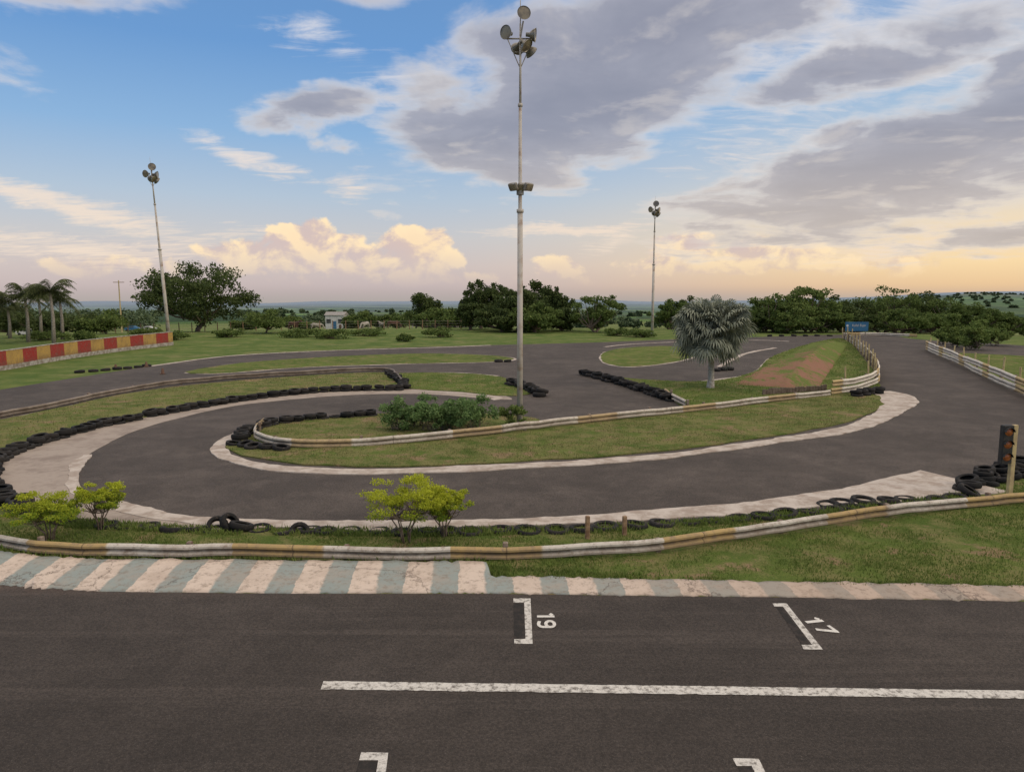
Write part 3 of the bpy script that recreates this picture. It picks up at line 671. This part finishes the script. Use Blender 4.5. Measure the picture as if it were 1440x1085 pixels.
for u, vt, w, Yv, mt in ((676, 390, 54, 104, 'lf_dark'), (702, 394, 66, 108, 'lf_dark'), (728, 400, 84, 96, 'lf_dark'), (758, 389, 74, 106, 'lf_dark'), (784, 400, 48, 104, 'lf_dark'), (662, 422, 50, 98, 'lf_dark'), (790, 430, 54, 96, 'lf_dark'), (705, 428, 80, 93, 'lf_dark'), (752, 426, 80, 92, 'lf_mid')):
    tree_px(u, 474, vt, w, Y=Yv, label='tall dark tree in the dense clump', mat=M[mt], th=.04, nc=60, nl=7400, leaf=.21, tr=.3, rnd=.21, group='trees of the dense clump', **tl)
tree_px(838, 478, 409, 80, Y=92, label='open light green tree beside the clump', mat=M['lf_mid'], th=.03, nc=50, nl=5000, leaf=.18, tr=.2, rnd=.17, stems=2, **tl)
for u, vt, w, Yv, mt in ((942, 420, 60, 104, 'lf_mid'), (965, 414, 50, 112, 'lf_dark'), (1092, 406, 86, 92, 'lf_mid'), (1136, 400, 90, 94, 'lf_light'), (1075, 420, 50, 96, 'lf_mid'),
                         (1185, 411, 86, 98, 'lf_dark'), (1240, 402, 106, 100, 'lf_mid'), (1290, 410, 88, 102, 'lf_dark'), (1335, 416, 90, 98, 'lf_mid'), (1382, 426, 84, 96, 'lf_mid'), (1160, 434, 80, 92, 'lf_mid'), (1205, 436, 80, 94, 'lf_dark'), (1265, 434, 90, 93, 'lf_mid'), (1310, 438, 80, 93, 'lf_mid'), (1110, 436, 80, 90, 'lf_mid'), (1020, 430, 70, 110, 'lf_dark'), (1060, 440, 60, 92, 'lf_dark'), (1420, 442, 74, 96, 'lf_mid')):
    tree_px(u, 474, vt, w, Y=Yv, label='leafy green tree behind the far bend', mat=M[mt], th=.03, nc=52, nl=6000, leaf=.185, tr=.2, rnd=.19, stems=2, group='trees behind the far bend', **tl)
for u, vb, vt, w in ((1368, 492, 447, 50), (1345, 488, 458, 36), (1398, 486, 455, 44), (1325, 484, 458, 30)):
    tree_px(u, vb, vt, w, name='bush', cat='bush', label='green bush behind the double guard rail', mat=M['lf_light'], th=.03, nc=26, nl=3500, leaf=.12, tr=.05, stems=3, group='bushes behind the guard rail')
for u, vb, w, hh in ((240, 478, 60, 12), (420, 474, 60, 12), (470, 476, 60, 12), (570, 480, 30, 12), (200, 472, 50, 12), (900, 474, 50, 12), (60, 478, 60, 14), (320, 474, 50, 14), (450, 473, 50, 12), (520, 472, 60, 11), (110, 480, 50, 16), (620, 474, 50, 14), (870, 472, 40, 12)):
    tree_px(u, vb, vb-hh, w, name='bush', cat='bush', label='low bush at the edge of the pasture', mat=M['lf_mid'], th=.02, nc=22, nl=1800, leaf=.13, tr=.04, stems=3, group='low bushes along the pasture')
for u, vb, vt, w in ((560, 606, 557, 60), (604, 607, 550, 58), (628, 606, 558, 52), (668, 608, 552, 66), (585, 600, 561, 54), (645, 600, 556, 52)):
    tree_px(u, vb, vt, w, wk=1.2, name='bush', cat='bush', label='loose green bush on the grass island', mat=M['lf_shrub'], th=.02, nc=40, nl=3000, leaf=.055, tr=.02, stems=5, rnd=.22, dens=.6, group='bushes on the grass island')
tree_px(722, 600, 563, 44, wk=1.1, name='bush', cat='bush', label='small light green bush by the pole foot', mat=M['lf_light'], th=.02, nc=26, nl=2000, leaf=.05, tr=.02, stems=4, rnd=.24)
for u, vb, vt, w, lb in ((572, 762, 668, 124, 'yellow-green bush with bare forked stems by the rail'), (624, 754, 680, 78, 'yellow-green bush with bare forked stems by the rail'), (70, 760, 690, 108, 'yellow-green bush next to the painted rail'), (142, 744, 674, 72, 'yellow-green bush next to the painted rail')):
    tree_px(u, vb, vt, w, wk=1.16, name='bush', cat='bush', label=lb, mat=M['lf_yel'], th=.32, nc=60, nl=8500, leaf=.025, tr=.018, stems=6, rnd=.19, flat=.6, dens=.5, group='golden bushes by the rail')
def palm(u, Y, vtop, W):
    x = XA(u, Y); z = float(terr(x, Y)); H = HT(Y, vtop)-z; e = empty('palm_tree', (x, Y, z), 'feather palm with arching fronds near the wall', 'palm tree', 'feather palms')
    hc = H-W*.30; par(MB().tube([(0, 0, -.1), (.1, 0, hc*.5), (0, 0, hc)], [.2, .15, .12], 10).obj('trunk', M['palmbark'], True), e)
    V = []; Q_ = []
    for i in range(24):
        az = R.uniform(0, 6.28); up = R.uniform(-.4, 1.45); L = W*.55*R.uniform(.85, 1.15)
        for j in range(34):
            t = (j+1)/34; r_ = L*t*math.cos(up*(1-t*.35)); zz = hc+L*math.sin(up)*t*1.0-L*.62*t*t*t-.08*L*t
            c = np.array([math.cos(az)*r_, math.sin(az)*r_, zz]); sd = np.array([-math.sin(az), math.cos(az), 0]); ou = np.array([math.cos(az), math.sin(az), 0])
            for sg in (-1, 1):
                ll = L*.25*math.sin(math.pi*min(1, .15+t*.85))+.08; tip = c+sd*sg*ll*.8+ou*ll*.45-np.array([0, 0, ll*R.uniform(.1, .8)]); w_ = ou*.04
                k = len(V); V += [c-w_, c+w_, tip+w_*.3, tip-w_*.3]; Q_.append([k, k+1, k+2, k+3])
    par(mk('crown', V, Q_, M['lf_palm']), e)
palm(40, 74, 394, 4.8); palm(76, 70, 387, 4.8); palm(14, 80, 415, 4.4); palm(-10, 72, 405, 4.7); palm(58, 86, 400, 4.4); palm(88, 78, 404, 4.0)
for u, vt in ((10, 428), (60, 436), (110, 440)):
    tree_px(u, 478, vt, 80, Y=97, label='low dark tree behind the palms', mat=M['lf_dark'], th=.03, nc=30, nl=3500, leaf=.2, tr=.15, group='low trees behind the palms', **tl)
# silver fan palm
x, y = G(999, 546); Hh = HT(y, 403); e = empty('palm_tree', (x, y, 0), 'silver-grey fan palm on grass verge', 'palm tree')
tk = [(0, 0, -.1), (0, 0, .15), (.02, 0, .6), (0, 0, 1.4), (0, 0, Hh*.6)]
par(MB().tube(tk, [.26, .20, .15, .15, .17], 14).obj('trunk', M['palepalm'], True), e)
V = []; Q_ = []; hub = np.array([0, 0, Hh*.60])
for i in range(190):
    az = R.uniform(0, 6.28); el = math.asin(np.clip(R.uniform(-.95, 1), -1, .98)); pl = R.uniform(.5, 1.5)
    dr = np.array([math.cos(az)*math.cos(el), math.sin(az)*math.cos(el), math.sin(el)])
    c = hub+dr*pl*np.array([1.15, 1.15, 1.0]); up = np.array([0, 0, 1.])-dr*dr[2]; up /= np.linalg.norm(up)+1e-6; sd = np.cross(dr, up)
    k = len(V); V += [hub-sd*.02, hub+sd*.02, c+sd*.015, c-sd*.015]; Q_.append([k, k+1, k+2, k+3]); rf = R.uniform(.5, .78); roll = R.uniform(-1.2, 1.2)
    s2 = sd*math.cos(roll)+up*math.sin(roll); u2 = np.cross(s2, dr)
    for j in range(20):
        a = (j/19-.5)*4.3; d2 = dr*math.cos(a)+s2*math.sin(a); pr = s2*math.cos(a)-dr*math.sin(a)
        fold = u2*(.04 if j % 2 else -.04)
        m_ = c+d2*rf*.65+fold; tip = c+d2*rf*R.uniform(.9, 1.12)-np.array([0, 0, .22+.12*abs(math.sin(a))]); w_ = pr*rf*.08
        k = len(V); V += [c, m_-w_, tip, m_+w_]; Q_.append([k, k+1, k+2, k+3])
par(mk('crown', V, Q_, M['lf_silver']), e)

def woodland(name, spans, label, leaf=.6):
    L = []
    for u0, u1, Y0, Y1, vt, n in spans:
        for _ in range(n):
            Y = R.uniform(Y0, Y1); u = R.uniform(u0, u1); x = XA(u, Y); z = float(terr(x, Y)); x = XA(u, Y, z); h = max(1.5, (HT(Y, vt+R.uniform(0, 12))-z)); w = h*R.uniform(.5, .9)
            q = R.normal(0, 1, (160, 3)); q /= np.linalg.norm(q, axis=1)[:, None]; q *= R.uniform(.5, 1, (160, 1)); q *= [w, w, h/2]; q += [x, Y, z+h/2]; L.append(q)
    L = np.concatenate(L); o = leaf_obj(name, L, leaf, M['lf_far']); o['kind'] = 'stuff'; o['label'] = label; o['category'] = 'woodland'
woodland('woodland', [(-60, 210, 200, 330, 432, 80), (340, 600, 230, 330, 440, 80), (600, 700, 150, 220, 432, 26), (780, 830, 160, 200, 440, 10), (830, 940, 200, 300, 444, 16), (1000, 1100, 130, 180, 428, 20), (1100, 1340, 130, 200, 424, 50)], 'far wood of mixed green trees')
woodland('woodland', [(850, 1500, 900, 1600, 438, 130), (1240, 1560, 1500, 2300, 420, 160), (300, 700, 800, 2400, 434, 120), (-100, 300, 900, 2400, 436, 80)], 'distant hazy wood on the slopes', 4.0)

# grass blades
def inside(P, C):
    x, y = P[:, 0], P[:, 1]; r = np.zeros(len(P), bool); x1, y1 = C[:, 0], C[:, 1]; x2, y2 = np.roll(x1, -1), np.roll(y1, -1)
    for a, b, c, d in zip(x1, y1, x2, y2):
        if b == d: continue
        m_ = ((b > y) != (d > y)) & (x < (c-a)*(y-b)/(d-b)+a); r ^= m_
    return r
def blades(px, dens, h, mat, label, z=.0, world=False, thr=.35):
    C = np.array(px) if world else np.array(gp(px)); lo, hi = C.min(0), C.max(0); n = int((hi-lo).prod()*dens); P = R.uniform(lo, hi, (n, 2)); P = P[inside(P, C)]
    cl = np.sin(P[:, 0]*2.1+np.sin(P[:, 1]*1.7)*2)*np.cos(P[:, 1]*2.7+np.sin(P[:, 0]*1.1)*2)+.5*np.sin(P[:, 0]*.9+P[:, 1]*.6)
    P = P[R.uniform(-1.0, 1.0, len(P)) < cl+thr]; n = len(P)
    a = R.uniform(0, 6.28, n); hh = h*R.uniform(.4, 1.4, n); w = hh*.13+.004; ln = hh*R.uniform(.1, .8, n); b = R.uniform(0, 6.28, n)
    z0 = np.full(n, z-.005); V = np.stack([np.stack([P[:, 0]-np.cos(a)*w, P[:, 1]-np.sin(a)*w, z0], 1), np.stack([P[:, 0]+np.cos(a)*w, P[:, 1]+np.sin(a)*w, z0], 1), np.stack([P[:, 0]+np.cos(b)*ln, P[:, 1]+np.sin(b)*ln, z+hh], 1)], 1).reshape(-1, 3)
    o = mk('grass', V.tolist(), np.arange(n*3).reshape(-1, 3).tolist(), mat); o['kind'] = 'stuff'; o['label'] = label; o['category'] = 'grass'
blades([(686, 812), (686, 786), (925, 779), (1010, 765), (1100, 752), (1320, 720), (1500, 702), (1560, 828), (1440, 826), (1100, 820), (900, 817)], 1050, .045, M['blade'], 'rough grass between rail and kerb', thr=.05)
blades([(-60, 745), (0, 722), (90, 738), (300, 750), (600, 753), (860, 747), (1150, 726), (1380, 702), (1480, 690), (1480, 700), (1320, 716), (1100, 748), (925, 774), (700, 784), (480, 785), (100, 780), (0, 765)], 1250, .045, M['blade'], 'rough grass between tyres and rail')
blades([(90, 728), (230, 739), (350, 742), (650, 744), (800, 741), (1000, 731), (1250, 707), (1370, 692), (1380, 702), (1150, 727), (860, 749), (600, 755), (300, 752), (90, 742)], 1400, .09, M['blade'], 'tall grass growing between the tyres')
blades([(1390, 690), (1480, 668), (1600, 668), (1600, 690), (1440, 702)], 900, .06, M['blade'], 'rough grass by the signal')
blades([(684, 796), (684, 814), (800, 818), (950, 820), (1200, 826), (1440, 830), (1440, 822), (1100, 814), (900, 808), (760, 800)], 1500, .07, M['blade'], 'grass spilling over the kerb edge', .0, False, .1)
blades(CD, 360, .045, M['blade_dry'], 'dry grass on the island', .05, True, .1)
blades(CE, 110, .07, M['blade'], 'grass around the palm', .05, True); blades(CC, 110, .06, M['blade'], 'grass on the verge', .045, True); blades(CB, 90, .06, M['blade_dry'], 'dry grass on the verge', .045, True)
blades([(0, 778), (50, 786), (300, 790), (684, 792), (684, 787), (480, 787), (300, 785), (100, 782), (0, 770)], 900, .10, M['blade'], 'tufts of grass at the rail foot')

# ---------------- pasture: fence, cows, house, cars, sign ----------------
fx = [(XA(u, 101), 101) for u in range(90, 660, 18)]; e = empty('fence', (fx[0][0], 101, 0), 'wooden post and wire pasture fence', 'fence')
for i, (x, y) in enumerate(fx):
    z = float(terr(x, y)); q = (x-fx[0][0], 0, z); par(MB().tube([(q[0], 0, z-.2), (q[0]+R.normal(0, .03), 0, z+1.25)], [.07, .06], 7).obj('post', M['wood']), e)
wv = MB()
for h in (.4, .75, 1.1): wv.tube([(x-fx[0][0], 0, float(terr(x, y))+h) for x, y in fx], .012, 4)
o = wv.obj('wire', M['steel']); par(o, e)

def cow_mesh(graze):
    hd = [(1.15, 0, 1.25), (1.45, 0, .75), (1.6, 0, .35), (1.72, 0, .16)] if graze else [(1.15, 0, 1.42), (1.42, 0, 1.62), (1.62, 0, 1.60), (1.88, 0, 1.42)]
    V = [(-.75, 0, 1.18), (-.3, 0, 1.08), (.3, 0, 1.05), (.8, 0, 1.15)]+hd; E = [(0, 1), (1, 2), (2, 3), (3, 4), (4, 5), (5, 6), (6, 7)]; Rr = [.30, .36, .37, .33, .20, .14, .15, .09]
    for sx, root, pts in ((1, 3, [(.75, .17, .75), (.78, .17, .42), (.74, .17, .03)]), (-1, 0, [(-.72, .19, .80), (-.92, .19, .50), (-.84, .19, .03)])):
        for sy in (1, -1):
            k = len(V); V += [(a, b*sy, c) for a, b, c in pts]; E += [(root, k), (k, k+1), (k+1, k+2)]; Rr += [.15, .075, .06]
    k = len(V); V += [(-1.02, 0, 1.2), (-1.12, 0, .6)]; E += [(0, k), (k, k+1)]; Rr += [.05, .03]
    for sy in (1, -1): k = len(V); h = hd[2]; V.append((h[0]-.08, .2*sy, h[2]+.1)); E.append((6, k)); Rr.append(.04)
    me = bpy.data.meshes.new('cow'); me.from_pydata(V, E, []); o = bpy.data.objects.new('cow', me); COL.objects.link(o)
    o.modifiers.new('s', 'SKIN'); sv = me.skin_vertices[0].data
    for i, r in enumerate(Rr): sv[i].radius = (r, r)
    sv[1].use_root = True; o.modifiers.new('d', 'SUBSURF').levels = 1; bpy.context.view_layer.update()
    m2 = bpy.data.meshes.new_from_object(o.evaluated_get(bpy.context.evaluated_depsgraph_get())); bpy.data.objects.remove(o); return m2
cms = []
for gr in (True, False):
    for mt in ('cowa', 'cowb'): q = cow_mesh(gr); q.materials.clear(); q.materials.append(M[mt]); cms.append((q, gr, mt))
for i, (u, Y, k) in enumerate(((444, 148, 0), (478, 170, 1), (505, 160, 3), (514, 142, 0), (538, 150, 2), (552, 136, 1), (590, 150, 0), (564, 170, 3), (625, 150, 1), (412, 132, 3), (648, 140, 0))):
    x = XA(u, Y); z = float(terr(x, Y)); q, gr, mt = cms[k]; o = bpy.data.objects.new('cow', q); COL.objects.link(o); o.location = (x, Y, z); o.rotation_euler[2] = R.choice([0, math.pi])+R.normal(0, .5)
    tag(o, ('white' if mt == 'cowa' else 'dark brown')+' cow '+('grazing in' if gr else 'standing in')+' the pasture', 'cow', 'cows in the pasture')
Y = 205; x = XA(473, Y); z = float(terr(x, Y)); e = empty('house', (x, Y, z), 'small white house beyond the pasture', 'house')
par(MB().box((0, 0, 1.9), (5.0, 5, 3.8)).obj('wall', M['white']), e); b = MB(); b.add([(-2.8, -2.8, 3.8), (2.8, -2.8, 3.8), (2.8, 2.8, 3.8), (-2.8, 2.8, 3.8), (-2.8, 0, 4.7), (2.8, 0, 4.7)], [[0, 1, 5, 4], [2, 3, 4, 5], [0, 4, 3], [1, 2, 5], [0, 3, 2, 1]]); par(b.obj('roof', M['steel']), e)
for xx in (-1.6, 1.6): par(MB().box((xx, -2.53, 2.2), (1.2, .08, 1.1)).obj('window', M['dkwin']), e)
par(MB().box((0, -2.53, 1.1), (1, .08, 2.2)).obj('door', M['blue']), e)
def car(u, Y, rz, mt, lab):
    x = XA(u, Y); z = float(terr(x, Y)); e = empty('parked_car', (x, Y, z), lab, 'car', 'cars on the road beyond the trees', rz)
    sec = [(-2.1, .45, .75), (-2.0, .35, .95), (-1.2, .3, 1.0), (-.9, .3, 1.4), (.4, .3, 1.45), (1.1, .3, 1.0), (1.9, .32, .88), (2.1, .42, .7)]; V = []; Fc = []
    for X, a, b_ in sec: wd = .84 if b_ < 1.1 else .66; V += [(X, -.84, a), (X, -.86, min(b_, .9)), (X, -wd, b_), (X, wd, b_), (X, .86, min(b_, .9)), (X, .84, a)]
    for i in range(7):
        for k in range(6): Fc.append([i*6+k, (i+1)*6+k, (i+1)*6+(k+1) % 6, i*6+(k+1) % 6])
    Fc += [[5, 4, 3, 2, 1, 0], [42+k for k in range(6)]]; par(mk('body', V, Fc, M[mt]), e)
    par(MB().box((-.25, -.80, 1.16), (1.3, .06, .30)).obj('window', M['dkwin']), e); par(MB().box((-.25, .80, 1.16), (1.3, .06, .30)).obj('window', M['dkwin']), e)
    for sx in (-1.3, 1.3):
        for sy in (-.8, .8): par(MB().rev([(.15, -.1), (.31, -.1), (.33, 0), (.31, .1), (.15, .1), (.001, .1)], 16, Matrix.Translation((sx, sy, .33)) @ Matrix.Rotation(math.pi/2, 4, 'X')).obj('wheel', M['black']), e)
car(36, 170, .1, 'white', 'white car on the road beyond the palms'); car(208, 190, 0, 'white', 'white car on the road beyond the tree'); car(186, 200, 0, 'blue', 'blue car on the road beyond the tree')
x, y = G(1204, 474.5); zt = HT(y, 452.5); zb = HT(y, 465.5); w = 32/F*y; e = empty('sign', (x, y, 0), 'blue billboard with white lettering at the bend', 'sign')
par(MB().box((0, 0, (zt+zb)/2), (w, .08, zt-zb)).obj('panel', M['blue']), e)
for s_ in (-.4, .4): par(MB().box((s_*w, .07, (zt)/2), (.09, .05, zt)).obj('post', M['steel']), e)
t = text_obj('lettering', 'Kallel Espo', M['white'], 1, .0); t.scale = (w*.135, (zt-zb)*.38, 1); t.rotation_euler = (math.pi/2, 0, 0); t.location = (.08*w, -.05, zb+(zt-zb)*.62); par(t, e)
par(MB().rev([(.001, 0), (w*.05, 0)], 14, Matrix.Translation((-w*.42, -.05, zb+(zt-zb)*.6)) @ Matrix.Rotation(math.pi/2, 4, 'X')).obj('emblem', M['white']), e)

# ---------------- sky ----------------
w = bpy.data.worlds.new('World'); S.world = w; w.use_nodes = True; N = NT(w.node_tree); bg = N.n['Background']
D = N.v('NORMALIZE', N.new('ShaderNodeTexCoord').outputs['Generated']); x, y, z = N.xyz(D)
az = N.m('ARCTAN2', x, y); el = N.m('ARCSINE', z); P = N.comb(az, el, 0.)
def AE(u, v):
    a, b_ = (u-720)/F, (542.5-v)/F; d = Vector((a, CT+b_*ST, -ST+b_*CT)).normalized(); return math.atan2(d.x, d.y), math.asin(d.z)
def field(blobs, vec, pw=.6):
    acc = None
    for u, v, ru, rv, rot, amp in blobs:
        a, e_ = AE(u, v); mp = N.new('ShaderNodeMapping', vector_type='TEXTURE'); N.put(mp.inputs[0], vec)
        mp.inputs[1].default_value = (a, e_, 0); mp.inputs[2].default_value = (0, 0, math.radians(rot)); mp.inputs[3].default_value = (ru/F, rv/F, 1)
        gr = N.new('ShaderNodeTexGradient', gradient_type='SPHERICAL'); N.l.new(mp.outputs[0], gr.inputs[0])
        g_ = N.m('MULTIPLY', N.m('POWER', gr.outputs['Fac'], pw), amp); acc = g_ if acc is None else N.m('MAXIMUM', acc, g_)
    return acc
wn = N.noise(P, 6, 5, .6).outputs[1]; PW = N.v('ADD', P, N.v('MULTIPLY', N.v('SUBTRACT', wn, (.5, .5, .5)), (.14, .07, 0)))
ef = N.m('DIVIDE', el, .7)
cool = N.ramp(ef, [(0, (.56, .46, .46)), (.045, (.62, .53, .52)), (.10, (.58, .57, .59)), (.17, (.45, .55, .67)), (.28, (.26, .45, .71)), (.42, (.145, .325, .64)), (.60, (.13, .28, .56)), (1, (.8, .8, .82))])
warm = N.ramp(ef, [(0, (.82, .54, .31)), (.05, (.98, .72, .40)), (.12, (.88, .72, .52)), (.20, (.62, .64, .66)), (.32, (.38, .53, .71)), (.45, (.30, .44, .67)), (.60, (.26, .38, .58)), (1, (.8, .78, .8))])
base = N.mix(N.mr(az, -.15, .6), cool, warm)
zc = N.m('ADD', z, .12); Qv = N.comb(N.m('DIVIDE', x, zc), N.m('DIVIDE', y, zc), 0.)
n1 = N.noise(Qv, 2.1, 8, .56, .3).outputs[0]; n1b = N.noise(N.v('ADD', Qv, (.10, .05, 0)), 2.1, 6, .56, .3).outputs[0]
UP = [(780, 145, 320, 135, 10, 1.12), (890, 55, 350, 120, 8, 1.08), (690, 205, 180, 66, -8, .95), (620, 150, 110, 55, 20, .75), (1290, 235, 400, 90, 12, 1.1), (1120, 290, 250, 44, 3, .95), (1430, 175, 250, 90, 8, 1.), (1180, 108, 220, 46, 6, .8), (1380, 25, 250, 66, 0, .7), (430, 155, 120, 40, 8, .80), (485, 212, 60, 22, -15, .65), (60, -15, 240, 40, 5, .6), (420, -30, 300, 40, 0, .6), (560, 290, 70, 16, 0, .45), (-200, 60, 240, 120, 0, .55), (1430, 325, 200, 30, 5, .8)]
mU = field(UP, PW)
mU = N.m('MAXIMUM', mU, N.mr(el, .42, .75, 0, .8))
dU = N.m('ADD', mU, N.m('MULTIPLY', N.m('SUBTRACT', n1, .51), 1.55)); aU = N.mr(dU, .28, .66)
thick = N.mr(dU, .38, 1.02)
rel = N.m('MULTIPLY', N.m('SUBTRACT', n1, n1b), 2.2)
cU = N.ramp(thick, [(0, (.84, .78, .75)), (.18, (.62, .60, .62)), (.42, (.395, .395, .46)), (1, (.30, .305, .375))])
cU = N.mix(N.mr(rel, 0.03, .36, 0, .42), cU, (.74, .68, .64)); cU = N.mix(N.mr(N.m('MULTIPLY', rel, -1.), 0, .35, 0, .4), cU, (.26, .27, .34))
cU = N.mix(N.mr(el, .22, .07, 0, .38), cU, (.84, .67, .50))
cU = N.mix(N.mr(el, .42, .75), cU, (1.40, 1.26, 1.13))  # bright cloud overhead, out of view, added as soft fill for the ground
n2 = N.noise(N.v('MULTIPLY', Qv, (1., 2.2, 1)), 3.4, 8, .66, .8).outputs[0]
WI = [(350, 225, 130, 22, -12, .85), (500, 258, 50, 28, 0, .8), (100, 285, 190, 24, -9, .95), (30, 270, 120, 14, -4, .9), (430, 45, 80, 34, 0, .75), (470, 80, 60, 20, 0, .6), (790, 318, 170, 13, 2, 1.0), (860, 330, 90, 22, 20, .7), (320, 330, 330, 20, 0, .6), (130, 345, 260, 30, 2, .8), (1250, 340, 260, 40, 3, .7), (1250, 60, 300, 120, 0, .75), (1060, 200, 200, 80, 0, .55), (560, 120, 160, 70, 10, .5)]
aW = N.mr(N.m('ADD', field(WI, PW), N.m('MULTIPLY', N.m('SUBTRACT', n2, .5), 1.5)), .32, .95, 0, .85)
cW = N.mix(N.mr(el, .28, .08), (.80, .78, .80), (.92, .75, .61))
CV = N.v('MULTIPLY', P, (1, 1.35, 1)); n3 = N.noise(CV, 17, 8, .58, .25).outputs[0]; n3b = N.noise(N.v('ADD', CV, (.012, .016, 0)), 17, 6, .58, .25).outputs[0]
CU = [(590, 352, 75, 48, 0, 1.08), (545, 372, 130, 34, 0, .92), (440, 345, 80, 44, 0, 1.02), (370, 362, 120, 30, 0, .9), (480, 335, 40, 22, 0, .8), (630, 362, 40, 24, 0, .85), (785, 376, 52, 26, 0, .95), (965, 350, 75, 34, 0, .95), (1050, 352, 70, 28, 0, .9), (1130, 350, 70, 26, 0, .85), (1000, 376, 300, 20, 0, .7), (650, 392, 420, 18, 0, .6), (200, 375, 300, 26, 0, .6), (1220, 372, 200, 22, 0, .65)]
mC = field(CU, N.v('ADD', P, N.v('MULTIPLY', N.v('SUBTRACT', N.noise(P, 22, 3, .6).outputs[1], (.5, .5, .5)), (.035, .028, 0))))
dC = N.m('ADD', mC, N.m('MULTIPLY', N.m('SUBTRACT', n3, .5), 1.4)); aC = N.mr(dC, .39, .58)
relC = N.m('MULTIPLY', N.m('SUBTRACT', n3, n3b), 4.8)
cC = N.mix(N.mr(relC, -.5, .5), (.66, .52, .50), (1.08, .83, .52)); cC = N.mix(N.mr(dC, .45, 1.2, 0, .3), cC, (.82, .58, .43))
aC = N.m('MULTIPLY', aC, N.mr(el, .0, .065, .0, 1.))
c = N.mix(aW, base, cW); c = N.mix(aC, c, cC); c = N.mix(N.m('MULTIPLY', aU, .95), c, cU)
c = N.mix(N.mr(el, .012, -.02), c, (.42, .38, .36))
sk = N.new('ShaderNodeTexSky', sky_type='NISHITA'); sk.sun_disc = False; sk.sun_elevation = math.radians(28); sk.sun_rotation = math.radians(115)
c = N.v('ADD', N.v('SCALE', c, sc=.94), N.v('SCALE', sk.outputs[0], sc=.008))
N.put(bg.inputs[0], c); bg.inputs[1].default_value = 1.0
w.cycles.sampling_method = 'NONE'

sd = bpy.data.lights.new('sun', 'SUN'); sd.energy = 1.1; sd.angle = math.radians(22); sd.color = (1, .84, .64); so = bpy.data.objects.new('sun', sd); COL.objects.link(so)
a = math.radians(115); e_ = math.radians(28); dv = Vector((math.sin(a)*math.cos(e_), math.cos(a)*math.cos(e_), math.sin(e_))); so.rotation_euler = dv.to_track_quat('Z', 'Y').to_euler()
print('TYRES', ntyre)
